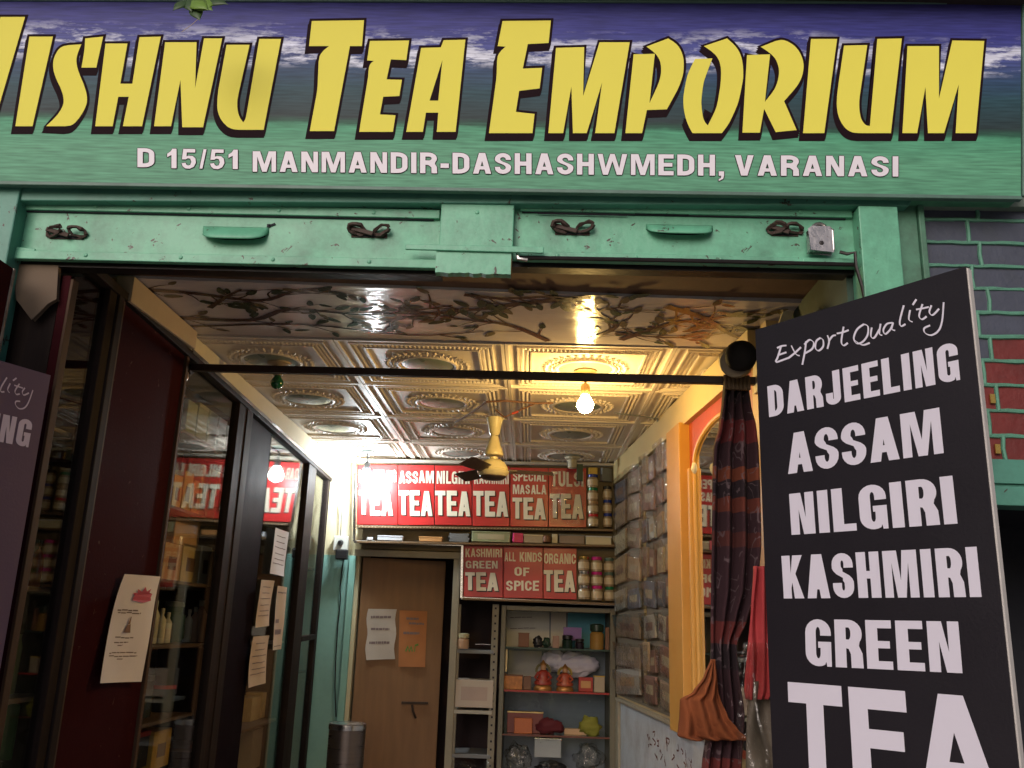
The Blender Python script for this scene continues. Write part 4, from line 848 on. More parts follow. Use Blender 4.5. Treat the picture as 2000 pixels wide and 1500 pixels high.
paper('paper_notice', 'orange sheet with green and dark scribbles taped on the back door', [(780, 1192), (834, 1194), (830, 1303), (778, 1302)], dp, DN, PAPERO, lines=[(.86, .25, .7, .02), (.77, .35, .9, .018), (.60, .15, .75, .022)],
      extra=lambda t, f: MB().poly([stroke([(.25, .27), (.33, .36), (.38, .27), (.45, .36), (.5, .27)], .05), stroke([(.58, .27), (.6, .38), (.72, .4)], .04)], lambda u, v: f(u, v, .0015)).build('green_writing', GREENI, t))
# socket box, plug and wire on the cream strip
t = thing('socket_box', aty(665, 1090, 6.06), 'white electric socket box with a black plug on the cream strip left of the door', 'socket')
a, b = aty(650, 1075, 6.05), aty(680, 1047, 6.05); MB().box((a.x, 6.05, a.z), (b.x, 6.099, b.z)).build('box', cm('white_plastic', (.55, .55, .5), .4), t, bevel=.004)
a, b = aty(654, 1092, 6.0), aty(679, 1073, 6.0); MB().box((a.x, 6.0, a.z), (b.x, 6.048, b.z)).build('black_adaptor', DKB, t, bevel=.008)
p = aty(665, 1060, 6.045); MB().lathe([(.02, 0), (.018, .006), (.012, .03)], p, 12, ax=V(0, -1, 0)).build('plug', DKB, t)
t = thing('wire', aty(668, 1300, 6.08), 'thin dark wire hanging from the socket box down the teal strip', 'wire')
MB().tube([aty(x, y, 6.07) for x, y in ((672, 1090), (668, 1110), (664, 1150), (665, 1170), (660, 1220), (656, 1280), (654, 1340), (656, 1400))], .004, 5).build('wire', DARK, t, smooth=True)
m = MB().tube([aty(x, y, 6.07) for x, y in ((665, 1050), (667, 1010), (666, 985))], .004, 5); m.tube([aty(x, y, 6.06) for x, y in ((666, 985), (676, 950), (680, 925), (668, 912), (655, 915))], .003, 5)
m.tube([aty(x, y, 5.95) for x, y in ((655, 918), (675, 908), (690, 900), (712, 889))], .003, 5); g = m.build('wire', cm('grey_wire', (.1, .1, .1)), smooth=True); tag(g, 'grey wires looping from the white bulb holder to the socket box', 'wire')
# steel bin
p = aty(673, 1500, 5.2)-Z_*.55; zt = aty(673, 1412, 5.2).z; r = .5*(aty(708, 1440, 5.2).x-aty(637, 1440, 5.2).x)
t = thing('steel_bin', V(p.x, p.y, p.z), 'cylindrical steel bin standing in front of the door', 'bin'); h = zt-p.z
MB().lathe([(r, 0), (r, h-.02), (r*1.0, h)], t.location, 32).build('drum', cm('dark_brushed_steel', (.20, .17, .16), .3, metal=.9, stretch=(1, 1, 14)), t, smooth=True)
MB().lathe([(r*1.03, h-.03), (r*1.04, h-.02), (r*1.03, h-.004), (r*.6, h+.006), (.001, h+.008)], t.location, 32).build('rim', CHROME, t, smooth=True)

# ================================================================== SLOTTED SHELF UNIT + SHOWCASE
UY = 6.08
t = thing('shelf_unit', (bx(925), UY, .5), 'narrow slotted-upright shelf unit between the door and the showcase', 'shelving')
su = cm('grey_painted_steel', (.22, .20, .15), .5, dirt=.3)
def upright(x0, x1):
    a = aty(x0, 1180, UY); c = aty(x1, 1180, UY); b = aty(x0-19, 1500, UY); d = aty(x1-18, 1500, UY); o_ = Y_*.03
    up = MB().hexa([V(a.x, UY, .5), V(c.x, UY, .5), V(c.x, UY, .5)+o_, V(a.x, UY, .5)+o_], [V(a.x, UY, a.z), V(c.x, UY, a.z), V(c.x, UY, a.z)+o_, V(a.x, UY, a.z)+o_]).build('upright', su, t, bevel=.002)
    m = MB(); z = a.z-.02
    while z > .6: m.box(((a.x+c.x)/2-.006, UY-.0012, z-.012), ((a.x+c.x)/2+.006, UY-.0004, z)); z -= .048
    s_ = m.build('slots', DARKIN, up); s_['kind'] = 'stuff'
upright(887, 901); upright(962, 975)
xs0, xs1 = aty(893, 1180, UY).x, aty(968, 1180, UY).x
for px, py, mm_ in ((925, 1272, GRY), (925, 1390, cm('pale_shelf_edge', (.42, .42, .38))), (920, 1476, GRY)):
    z = aty(px, py, UY).z; MB().box((xs0, UY-.004, z-.014), (xs1, 6.4, z+.008)).build('shelf', mm_, t, bevel=.002)
box_back('display_box', 'large pale box with faint print standing on the slotted shelf unit', 'box', 888, 1328, 962, 1382, 6.07, .2, cm('pale_pinkish_card', (.46, .40, .34)), mark=cm('faint_print', (.40, .31, .27)))
def pot(label, x0, x1, y0, y1, m1, m2, Y=6.09, nm='pot'):
    p = aty((x0+x1)/2, y1, Y); r = (aty(x1, y1, Y).x-aty(x0, y1, Y).x)/2; h = aty(x1, y0, Y).z-p.z
    t = thing(nm, p, label, 'jar'); MB().lathe([(r*.85, 0), (r*.95, .01), (r*.95, h*.6), (r*.7, h*.68), (r*.7, h*.7)], p, 16).build('body', m1, t, smooth=True)
    MB().lathe([(r*.8, h*.68), (r*.95, h*.72), (r*.95, h*.95), (r*.6, h), (.001, h)], p, 16).build('lid', m2, t, smooth=True); return t
pot('small plastic pot with a pale lid on the slotted shelf unit', 892, 916, 1237, 1267, cm('pinkish_pot', (.5, .33, .22), .3), cm('pale_lid', (.5, .47, .3), .3))
g = MB().tube([aty(928, 1258, 6.09), aty(945, 1258, 6.09), aty(958, 1259, 6.09)], .004, 6).build('glass_rod', CHROME, smooth=True); tag(g, 'thin shiny stick lying on the upper slotted shelf', 'stick')
a, b = aty(880, 1500, 6.05), aty(965, 1484, 6.05)
g = MB().grid(lambda u, v: V(a.x+(b.x-a.x)*u, 6.05+.1*v-.02*math.sin(u*9), a.z+(b.z-a.z)*(1-(1-v)**2)+.012*math.sin(u*14+v*5)), 20, 10).build('plastic_bag', PLAST, smooth=2); tag(g, 'crumpled clear plastic bag on the lowest slotted shelf', 'bag')
# showcase
sc = thing('showcase', (bx(1090), UY, .5), 'glass fronted showcase with shelves of idols and jars below the red signs', 'display case')
x0, x1 = aty(980, 1185, UY).x, RWX(6.1)-.012; zt = aty(1090, 1184, UY).z-.004
fr = cm('olive_grey_showcase_frame', (.14, .13, .09), .45, dirt=.3)
MB().box((x0, UY, .5), (x0+.03, 6.5, zt)).build('side_panel', fr, sc, bevel=.002); MB().box((x1-.035, UY, .5), (x1, 6.5, zt)).build('side_panel', fr, sc, bevel=.002)
MB().box((x0+.031, UY, zt-.03), (x1-.036, 6.5, zt)).build('top_panel', fr, sc, bevel=.002)
MB().box((x0+.031, 6.46, .5), (x1-.036, 6.48, zt-.031)).build('back_panel', cm('dim_blue_grey_back', (.13, .16, .20), .3), sc)
SHZ = []
for k, (px, py, mm_) in enumerate(((1080, 1266, GLASSC), (1080, 1350, GLASSC), (1080, 1436, GLASSC))):
    z = aty(px, py, UY+.03).z; SHZ.append(z)
    sh = MB().box((x0+.032, UY+.02, z-.006), (x1-.037, 6.45, z)).build('glass_shelf', mm_, sc)
    MB().box((x0+.032, UY+.012, z-.010), (x1-.037, UY+.0195, z+.001)).build('shelf_edge', (cm('dark_green_glass_edge', (.03, .06, .05), .2), cm('red_shelf_edge', (.32, .02, .015), .3), cm('brown_red_shelf_edge', (.12, .035, .02), .3))[k], sh)
m = MB(); a = aty(988, 1268, 6.2); b = aty(991, 1312, 6.2); m.box((a.x, 6.2, b.z), (a.x+.012, 6.206, a.z)); g = m.build('gold_strip', cm('pale_gold_strip', (.75, .6, .35), .2, metal=.6)); tag(g, 'shiny pale gold strip standing at the left inside the showcase', 'strip')
IY = 6.17
def in_case(*a, **k): return box_back(*a, **k)
def rect_back(name, label, cat, x0_, y0_, x1_, y1_, Y, m_, ribs=0, cell=None):
    a, b = aty(x0_, y1_, Y), aty(x1_, y0_, Y); t = thing(name, ((a.x+b.x)/2, Y, a.z), label, cat)
    MB().box((a.x, Y, a.z), (b.x, Y+.006, b.z)).build('board', m_, t)
    if ribs:
        m = MB()
        for k in range(ribs): z = a.z+(b.z-a.z)*(k+.5)/ribs; m.box((a.x+.003, Y-.005, z-.004), (b.x-.003, Y-.0005, z+.004))
        m.build('ribs', m_, t)
    return t
paper('reflection_board', 'pale poster standing behind the upper glass shelf of the showcase', [(988, 1192), (1073, 1190), (1073, 1262), (988, 1264)], lambda x, y: aty(x, y, 6.44), V(0, -1, 0), cm('pale_wall_reflection', (.62, .60, .54), .8), lines=[(.8, .1, .6, .01), (.5, .1, .7, .01)], cat='poster')  # stands in for the pale street wall reflected in the showcase mirror
rect_back('card_or_reflection', 'white board for the mirrored street wall, beside the mirrored shutter in the showcase', 'card', 1075, 1190, 1106, 1262, 6.43, cm('white_wall_reflection', (.60, .56, .48), .7))  # more of the reflected wall, made as a plain board
rect_back('shutter_reflection', 'teal ribbed board standing in for a shutter mirrored at the back of the showcase', 'board', 1108, 1192, 1182, 1264, 6.43, cm('teal_shutter_reflection', (.06, .30, .40), .5), ribs=12)  # blue shutter seen in the mirror, built as a solid board
rect_back('reflection_board', 'grey board standing in for a mirror reflection behind the middle shelf of the showcase', 'poster', 992, 1272, 1058, 1320, 6.44, cm('grey_reflection', (.42, .40, .38), .8))  # grey part of the mirror image, made as a flat board
rect_back('lower_reflection', 'dim blue grey board standing in for a mirror reflection at the lower back of the showcase', 'board', 1060, 1352, 1180, 1432, 6.44, cm('blue_grey_reflection', (.12, .16, .20), .25), ribs=7)  # lower part of the mirror image, built as a ribbed board
# lumpy heaps; the two white ones stand in for a mirrored shirt
def blob(name, label, cat, cx, cy, rx, ry, Y, dep, m_, rough=.25, seed=1, seg=18, ringn=12, smoothf=2):
    c = aty(cx, cy, Y); RX = abs(aty(cx+rx, cy, Y).x-c.x); RZ = abs(aty(cx, cy-ry, Y).z-c.z); rr = random.Random(seed); ph = [rr.uniform(0, 6.28) for _ in range(8)]
    m = MB()
    from mathutils import noise
    def f(u, v):
        a = 2*math.pi*u; e = math.pi*(v-.5); d = V(math.cos(a)*math.cos(e), math.sin(a)*math.cos(e), math.sin(e))
        k = 1+rough*(1.1*noise.noise(d*1.6+V(seed, 0, 0))+.7*noise.noise(d*3.7+V(0, seed, 0))+.35*noise.noise(d*9+V(0, 0, seed)))
        return c+V(RX*d.x*k, dep*d.y*k, RZ*d.z*max(.5, k))
    m.grid(f, seg*2, ringn*2); g = m.build(name, m_, smooth=smoothf); tag(g, label, cat); return g
WREFL = cm('mirrored_white_shirt', (.66, .62, .74), .85)  # colour of the shirt reflected in the mirror
blob('cloth_or_reflection', 'bulky white bundle standing in for a mirrored shirt behind the idols in the showcase', 'cloth', 1124, 1298, 42, 22, 6.36, .05, WREFL, .22, 4)
blob('cloth_or_reflection', 'smaller white bundle, part of the mirrored shirt, left of the bulky one', 'cloth', 1082, 1290, 22, 20, 6.37, .05, WREFL, .25, 7)
Z1, Z2, Z3 = [aty(1080, y, IY) for y in (1266, 1350, 1436)]
def yb(k, px):  # pixel y where the shelf k meets depth IY
    z = SHZ[k]; lo, hi = 1150., 1500.
    for _ in range(30):
        mid = (lo+hi)/2
        if aty(px, mid, IY).z > z: lo = mid
        else: hi = mid
    return lo
def onshelf(name, label, cat, k, x0_, x1_, htpx, m_, **kw): y = yb(k, (x0_+x1_)/2); return box_back(name, label, cat, x0_, y-htpx, x1_, y, IY, kw.pop('dep', .04), m_, **kw)
def potshelf(label, k, x0_, x1_, ht, m1, m2): y = yb(k, (x0_+x1_)/2); return pot(label, x0_, x1_, y-ht, y, m1, m2, Y=IY, nm='jar')
onshelf('wooden_box', 'brown wooden box at the left of the upper showcase shelf', 'box', 0, 1012, 1033, 28, cm('brown_wood_box', (.20, .085, .045)), lid=BRN)
def rocks(label, k, x0_, x1_, ht, m_, seed):
    y = yb(k, (x0_+x1_)/2); return blob('stone', label, 'stone', (x0_+x1_)/2, y-ht/2, (x1_-x0_)/2, ht/2, IY, .03, m_, .35, seed, 10, 8)
rocks('black and white carved stone on the upper showcase shelf', 0, 1040, 1060, 22, cm('black_stone', (.03, .03, .035), .2), 3)
rocks('dark green stone beside the carved black stone', 0, 1060, 1075, 20, cm('green_stone', (.03, .06, .045), .2), 5)
onshelf('figurine', 'small pink figurine between the stones and the black jars', 'figurine', 0, 1079, 1092, 24, cm('pinkish_figurine', (.35, .22, .18)))
potshelf('larger round black jar on the upper showcase shelf', 0, 1097, 1119, 26, cm('dark_green_jar', (.012, .03, .022), .15), DKB)
potshelf('smaller round black jar beside the larger one', 0, 1123, 1141, 20, cm('black_jar_glass', (.02, .012, .022), .12), DKB)
rect_back('card_or_reflection', 'lilac card standing behind the black jars', 'card', 1100, 1226, 1136, 1250, 6.25, cm('lilac_card', (.22, .12, .40), .5))
potshelf('big amber glass jar with a dark lid at the right of the upper shelf', 0, 1151, 1180, 50, cm('amber_glass_jar', (.33, .19, .05), .12), cm('dark_green_lid', (.02, .045, .03), .3))
onshelf('paper_box', 'slim brown box beside the amber jar', 'box', 0, 1182, 1194, 44, BRN)
onshelf('paper_box', 'orange patterned long box on the middle showcase shelf', 'box', 1, 974, 1020, 28, cm('orange_patterned_card', (.50, .20, .06), var=.6, scale=45), lid=BRN)
onshelf('paper_box', 'small dark brown box beside the orange patterned box', 'box', 1, 1022, 1037, 26, BRN)
def idol(label, k, cx, wpx, hpx, m1, m2):
    y = yb(k, cx); p = aty(cx, y, IY); s = 1/1823*IY*1.0; W2, H = wpx*s/2, hpx*s
    t = thing('seated_idol', p, label, 'idol')
    MB().lathe([(W2*.95, 0), (W2, H*.06), (W2*.85, H*.14), (W2*.6, H*.18)], p, 16, sy=.6).build('pedestal', cm('idol_gold', (.42, .20, .06), .35, metal=.5), t, smooth=True)
    MB().lathe([(W2*.9, H*.18), (W2*.95, H*.26), (W2*.6, H*.38), (W2*.5, H*.5), (W2*.55, H*.6), (W2*.3, H*.66), (.001, H*.68)], p, 16, sy=.55).build('robed_body', m1, t, smooth=True)
    MB().lathe([(.001, H*.64), (W2*.28, H*.68), (W2*.32, H*.76), (W2*.26, H*.83), (.001, H*.86)], p, 14).build('head', cm('idol_face', (.45, .26, .14), .5), t, smooth=True)
    MB().lathe([(W2*.34, H*.82), (W2*.36, H*.86), (W2*.18, H*.93), (.001, H)], p, 12).build('crown', cm('idol_gold', (.42, .20, .06), .35, metal=.5), t, smooth=True)
    for sg in (-1, 1): MB().tube([p+V(sg*W2*.5, -.01, H*.58), p+V(sg*W2*.85, -.02, H*.42), p+V(sg*W2*.45, -.035, H*.33)], [W2*.17, W2*.14, W2*.1], 8).build('arm', m1, t, smooth=True)
    m = MB(); 
    for k2 in range(14): a_ = math.pi*k2/13; m.obox(p+V(math.cos(a_)*W2*.72, .02, H*.62+math.sin(a_)*H*.24), X_, Y_, Z_, W2*.13, .003, W2*.13)
    m.build('halo', m2, t)
idol('left of the two red robed seated idols in the showcase', 1, 1060, 36, 56, cm('idol_red_robe', (.33, .04, .025), .4), cm('idol_halo_green', (.18, .16, .05), .4))
idol('right of the two red robed seated idols, yellow crowned', 1, 1103, 34, 50, cm('idol_orange_red', (.38, .07, .03), .4), cm('idol_halo_yellow', (.45, .33, .04), .4))
onshelf('paper_box', 'red and orange box right of the idols', 'box', 1, 1130, 1158, 28, RD, mark=OB)
onshelf('paper_box', 'tan stack of small boxes at the right of the middle shelf', 'box', 1, 1160, 1181, 32, BGB, lid=YL)
onshelf('tray', 'long gilded tray resting across the lower showcase shelf', 'tray', 2, 990, 1060, 42, cm('brown_red_stand', (.16, .03, .02), .4), lid=cm('gilt_edge', (.6, .45, .2), .3, metal=.7), dep=.05)
onshelf('picture_frame', 'small orange picture frame on the lower showcase shelf', 'frame', 2, 1004, 1039, 30, cm('orange_frame', (.45, .12, .03), .4), mark=cm('tan_picture', (.4, .25, .1)), dep=-.03)
rocks('heap of dark red cloth on the lower showcase shelf', 2, 1048, 1102, 30, cm('dark_red_cloth', (.10, .008, .015), .8), 9)
onshelf('paper_box', 'flat cream box at the middle of the lower showcase shelf', 'box', 2, 1102, 1146, 12, cm('peach_card', (.5, .32, .18)))
rocks('crumpled yellow green cloth at the right of the lower showcase shelf', 2, 1130, 1174, 36, cm('yellow_green_cloth', (.22, .22, .03), .8), 12)
box_back('metal_box', 'silver box at the bottom of the showcase', 'box', 1043, 1442, 1096, 1480, 6.2, .1, cm('dull_silver', (.30, .32, .32), .3, metal=.6), lid=LS)
blob('cloth_or_reflection', 'black heap at the very bottom of the showcase', 'cloth', 1075, 1500, 28, 14, 6.16, .05, DKB, .3, 15)
blob('plastic_bag', 'clear plastic bag of packets at the lower left of the showcase', 'bag', 1010, 1480, 26, 26, 6.2, .06, PLAST, .35, 21)
blob('plastic_bag', 'clear plastic bag of packets at the lower right of the showcase', 'bag', 1150, 1480, 26, 24, 6.2, .06, PLAST, .35, 23)
#@@P4
# ================================================================== LEFT CABINETS
LX = -1.38
def YL(px, py=900, X=LX): return atx(px, py, X).y
def ZL(px, py, X=LX): return atx(px, py, X).z
def ztop(y): return 2.585-.028*(y-2.8)
cab = thing('display_cabinet', (LX, 4.3, 0), 'long dark wooden display cabinet with glass doors along the left wall', 'cabinet')
yA, yB, yC, yD, yE = 2.30, YL(112, 800)-.0, YL(124, 700), YL(189, 700), YL(222, 705)
yF = YL(357, 743); yG = YL(455, 870); yH = YL(482, 870); yI = YL(527, 930); yJ = YL(597, 950); yK = YL(612, 950); yL = YL(650, 1000)-.06
yB, yC = YL(112, 700), YL(125, 700)
yL = min(yL, 6.06)
def slabX(y0, y1, z0, z1a, z1b, xo=0, th=.025, x=None):
    x = LX if x is None else x
    return MB().hexa([V(x-th+xo, y0, z0), V(x+xo, y0, z0), V(x+xo, y1, z0), V(x-th+xo, y1, z0)], [V(x-th+xo, y0, z1a), V(x+xo, y0, z1a), V(x+xo, y1, z1b), V(x-th+xo, y1, z1b)])
slabX(yA+.17, yB, .1, ztop(2.5)-.08, ztop(2.5)-.085).build('maroon_panel', MAROON, cab, bevel=.002)
slabX(yE+.003, yF-.012, .1, ztop(yE)-.02, ztop(yF)-.02).build('maroon_panel', MAROON, cab, bevel=.002)
slabX(yB+.001, yC-.001, .1, ztop(2.5)-.09, ztop(2.5)-.09, .008).build('worn_edge_strip', EDGEW, cab, bevel=.002)
def post(y0, y1, m_, xo=.012, nm='post', za=0):
    return slabX(y0, y1, .1, ztop(y0)-.004-za, ztop(y1)-.004-za, xo, .04).build(nm, m_, cab, bevel=.003)
dw = (yE-yD)
post(yD, yD+dw*.45, DWOOD, .010); post(yD+dw*.46, yD+dw*.80, DWOOD, .018); post(yD+dw*.81, yE+.002, EDGEW, .010, 'worn_edge_strip')
post(yF-.011, yF+.012, EDGEW, .012, 'worn_edge_strip'); post(yG, yG+(yH-yG)*.55, DWOOD); post(yG+(yH-yG)*.56, yH, DWOOD, .016)
post(yJ, yK, DWOOD); post(yL-.06, yL, DWOOD, .01)
# black recess between the sliding doors
slabX(yH+.001, yI-.001, .1, ztop(yH)-.03, ztop(yI)-.03, -.012).build('dark_sliding_panel', cm('black_maroon_panel', (.010, .006, .010), .6, spec=.03), cab)
def pane(y0, y1, nm='glass_door'): return slabX(y0, y1, .12, ztop(y0)-.03, ztop(y1)-.03, -.008, .004).build(nm, GLASS, cab)
g1 = pane(yC, yD); g2 = pane(yF+.012, yG); g3 = pane(yI, yJ); g4 = pane(yK, yL-.061)
MB().bar(V(LX+.004, yK, ZL(630, 1246)), V(LX+.004, yL-.062, ZL(630, 1243)), .02, .03).build('mid_rail', DWOOD, g4, bevel=.002)
# top rail, inner and outer
slabX(yF-.02, yL, 2.60, 2.60, 2.60).v
m = MB(); m.hexa([V(LX-.03, 2.46, ztop(2.46)-.03), V(LX+.02, 2.46, ztop(2.46)-.03), V(LX+.02, yL, ztop(yL)-.03), V(LX-.03, yL, ztop(yL)-.03)], [V(LX-.03, 2.46, ztop(2.46)), V(LX+.02, 2.46, ztop(2.46)), V(LX+.02, yL, ztop(yL)), V(LX-.03, yL, ztop(yL))]); m.build('top_rail', DWOOD, cab, bevel=.003)
m = MB(); m.hexa([V(LX+.0205, yF, ztop(yF)-.012), V(LX+.026, yF, ztop(yF)-.012), V(LX+.026, yL, ztop(yL)-.012), V(LX+.0205, yL, ztop(yL)-.012)], [V(LX+.0205, yF, ztop(yF)+.004), V(LX+.026, yF, ztop(yF)+.004), V(LX+.026, yL, ztop(yL)+.004), V(LX+.0205, yL, ztop(yL)+.004)]); m.build('aluminium_track', CHROME, cab)
MB().box((-1.735, 2.46, 0), (-1.725, 6.09, 2.56)).build('cabinet_back', cm('dim_brown_back', (.15, .12, .10), .7), cab)
for y in (yC-.02, yE, yG+.30, yJ+.02): MB().box((-1.724, y, .1), (LX-.035, y+.012, 2.5)).build('divider', DWOOD, cab)
g = MB().hexa([V(LX-.02, yF+.0, ztop(yF)+.004), V(LX-.002, yF+.0, ztop(yF)+.004), V(LX-.002, 6.095, ztop(6.1)+.004), V(LX-.02, 6.095, ztop(6.1)+.004)], [V(LX-.02, yF, ZC-.002), V(LX-.002, yF, ZC-.002), V(LX-.002, 6.095, ZC-.002), V(LX-.02, 6.095, ZC-.002)]).build('wall_strip', CREAM); tag(g, 'cream wall strip between the cabinet top and the ceiling', 'wall', kind='structure')
# beige boards
g = MB().hexa([V(LX-.03, 2.80, 2.555), V(LX+.03, 2.80, 2.555), V(LX+.03, yF+.01, 2.575), V(LX-.03, yF+.01, 2.575)], [V(LX-.03, 2.80, 2.645), V(LX+.03, 2.80, 2.645), V(LX+.03, yF+.01, 2.645), V(LX-.03, yF+.01, 2.645)]).build('beige_board', BEIGE, bevel=.002); tag(g, 'long beige board along the top edge of the maroon cabinet panel', 'board')
P_ = [aty(x, y, 2.448) for x, y in ((28, 518), (112, 520), (108, 583), (92, 592), (62, 622), (32, 585))]
m = MB(); m.poly([([(p.x, p.z) for p in P_], [])], lambda u, v: V(u, 2.448, v), V(0, .018, 0)); g = m.build('pointed_board', cm('dim_brown_beige_board', (.14, .10, .065), .8), bevel=.003); tag(g, 'short beige board with a pointed lower end at the top left', 'board')
g = MB().box((-1.72, 2.70, 2.0), (-1.40, 2.74, 2.6)).build('maroon_return_panel', MAROON); tag(g, 'maroon panel inside the left corner behind the pointed board', 'panel')
# shutter-side maroon leaf at extreme left
e0 = aty(27, 525, 2.375)
g = MB().hexa([V(e0.x-.025, 1.2, 1.0), V(e0.x, 1.2, 1.0), V(e0.x, 2.372, 1.0), V(e0.x-.025, 2.372, 1.0)], [V(e0.x-.025, 1.2, e0.z), V(e0.x, 1.2, e0.z), V(e0.x, 2.372, e0.z), V(e0.x-.025, 2.372, e0.z)]).build('open_door_leaf', MAROON, bevel=.002); tag(g, 'maroon door leaf folded outwards at the extreme left edge', 'door')
g = MB().box((e0.x-.026, 2.3725, 1.0), (e0.x+.003, 2.381, e0.z)).build('edge_moulding', cm('chipped_white_edge', (.4, .33, .27), .6, dirt=.7, dscale=20)); tag(g, 'chipped pale strip on the edge of the folded maroon door leaf', 'moulding')
# shelves
IX = -1.50
def shelfL(px, py, y0, y1, m_=None, thk=.014): 
    z = atx(px, py, IX).z; MB().box((-1.724, y0, z-thk), (LX-.045, y1, z)).build('shelf', m_ or DWOOD, cab, bevel=.002); return z
WSH = cm('brown_shelf_edge', (.12, .07, .04), .5)
s2 = [shelfL(400, 879, yE+.015, yG, WSH), shelfL(345, 1000, yE+.015, yG, WSH), shelfL(345, 1137, yE+.015, yG, WSH), shelfL(345, 1256, yE+.015, yG, WSH), shelfL(320, 1395, yE+.015, yG, WSH)]
s1 = [shelfL(125, 858, 2.50, yE-.002, WSH), shelfL(110, 1022, 2.50, yE-.002, GLASSC, .006), shelfL(90, 1150, 2.50, yE-.002, WSH), shelfL(60, 1352, 2.50, yE-.002, WSH)]
s3 = [shelfL(560, 1050, yG+.04, yJ, GLASSC, .006), shelfL(540, 1250, yG+.04, yJ, WSH), shelfL(520, 1400, yG+.04, yJ, WSH)]
s4 = [shelfL(630, 1120, yJ+.04, yL, WSH), shelfL(620, 1300, yJ+.04, yL, WSH)]
def box_left(name, label, cat, x0_, y0_, x1_, y1_, m_, X=IX, dep=.10, lid=None, group=None, bev=.003, z0=None, mark=None):
    a = atx(x0_, y1_, X); b = atx(x1_, y1_, X); zt = atx((x0_+x1_)/2, y0_, X).z; zb = z0 if z0 is not None else (a.z+b.z)/2
    t = thing(name, (X-dep/2, (a.y+b.y)/2, zb), label, cat, group)
    MB().box((X-dep, a.y, zb), (X, b.y-.004, zt)).build('body', m_, t, bevel=bev)
    if lid: MB().box((X-dep-.002, a.y-.002, zt-.018), (X+.002, b.y-.002, zt+.001)).build('lid', lid, t, bevel=.002)
    if mark: MB().box((X+.0004, a.y*.75+b.y*.25, zb*.7+zt*.3), (X+.0012, a.y*.3+b.y*.7, zb*.35+zt*.65)).build('printed_label', mark, t)
    return t
GBX = cm('grey_green_carton', (.42, .43, .28), .5, var=.3, scale=20); YBX = cm('yellow_tan_carton', (.66, .46, .20), .5, var=.25, scale=20); OBX = cm('orange_tan_carton', (.66, .37, .18), .5, var=.25, scale=20); CBX = cm('cream_packet', (.68, .60, .42), .5, var=.2, scale=25)
for k, (a, b, c, d) in enumerate(((358, 778, 378, 872), (380, 786, 400, 874), (402, 800, 420, 876), (422, 815, 438, 878), (439, 830, 452, 879))):
    box_left('tea_carton', ('first', 'second', 'third', 'fourth', 'fifth')[k]+' grey green carton from the front on the top cabinet shelf', 'carton', a, b, c, d, GBX, lid=CRM if k % 2 else None, z0=s2[0]+.001)
for k, (a, b, c, d) in enumerate(((334, 925, 352, 994), (354, 918, 372, 992), (374, 936, 386, 990), (388, 905, 402, 990))):
    box_left('tea_carton', ('first', 'second', 'third', 'last')[k]+' yellowish carton from the front on the second cabinet shelf', 'carton', a, b, c, d, (YBX, YBX, OBX, OBX)[k], z0=s2[1]+.001, mark=BRN)
box_left('tea_carton', 'large orange tan carton topmost on the third cabinet shelf pile', 'carton', 338, 1012, 388, 1066, OBX, z0=s2[2]+.155)
box_left('tea_carton', 'front orange tan carton at the bottom of the third shelf pile', 'carton', 315, 1060, 350, 1134, OBX, z0=s2[2]+.001, mark=BRN)
box_left('tea_carton', 'rear orange tan carton at the bottom of the third shelf pile', 'carton', 351, 1062, 386, 1134, YBX, z0=s2[2]+.001, mark=BRN)
box_left('tea_carton', 'narrow cream carton with a dark mark at the back of the third shelf', 'carton', 388, 1066, 408, 1134, CBX, z0=s2[2]+.001, mark=BRN)
for k, (a, b, c, d, zi, mt) in enumerate(((405, 915, 420, 990, 1, YBX), (422, 922, 436, 988, 1, OBX), (410, 1075, 424, 1134, 2, YBX), (426, 1070, 440, 1130, 2, CBX), (358, 1022, 0, 0, 0, None))):
    if mt: box_left('tea_carton', ('short yellow carton far back on the second cabinet shelf', 'orange carton at the rear end of the second cabinet shelf', 'yellow carton far back on the third cabinet shelf', 'pale carton at the rear end of the third cabinet shelf')[k], 'carton', a, b, c, d, mt, z0=s2[zi]+.001, mark=BRN)
def bottle(label, px, y0_, wpx, m_, zb, X=IX, cap=None, neck=.35):
    p = atx(px, 1200, X); zt = atx(px, y0_, X).z; r = abs(atx(px+wpx/2, 1200, X).y-p.y)*.55; r = min(max(r, .018), .05); h = zt-zb; q = V(X-r, p.y, zb)
    t = thing('bottle', q, label, 'bottle'); MB().lathe([(r*.95, 0), (r, .006), (r, h*.66), (r*neck, h*.8), (r*neck, h*.86)], q, 14).build('body', m_, t, smooth=True)
    MB().lathe([(r*(neck+.08), h*.85), (r*(neck+.08), h*.99), (.001, h)], q, 12).build('cap', cap or CRM, t, smooth=True)
oz = ('first', 'second', 'third', 'fourth', 'fifth', 'sixth', 'seventh')
for k, (x, y, w_) in enumerate(((298, 1170, 12), (312, 1172, 13), (326, 1188, 12), (338, 1196, 10), (378, 1190, 10), (390, 1185, 11), (404, 1172, 15))):
    bottle(oz[k]+' cream bottle from the front on the fourth cabinet shelf', x, y, w_, CBX if k < 5 else cm('peach_bottle', (.52, .32, .2), .5), s2[3]+.001)
q = atx(357, 1252, IX-.0); r = .055; z_ = s2[3]+.001; t = thing('glass_jar', (IX-r, q.y, z_), 'wide greenish glass jar between cream bottles on the fourth cabinet shelf', 'jar'); h = .15
MB().lathe([(r*.8, 0), (r, .02), (r*.95, h*.75), (r*.7, h*.85), (r*.72, h)], t.location, 18).build('body', cm('green_glass_body', (.05, .10, .07), .1), t, smooth=True)
MB().lathe([(r*.74, h), (r*.76, h+.004), (r*.7, h+.02), (.001, h+.022)], t.location, 18).build('lid', cm('dull_lid', (.1, .12, .1), .3), t, smooth=True)
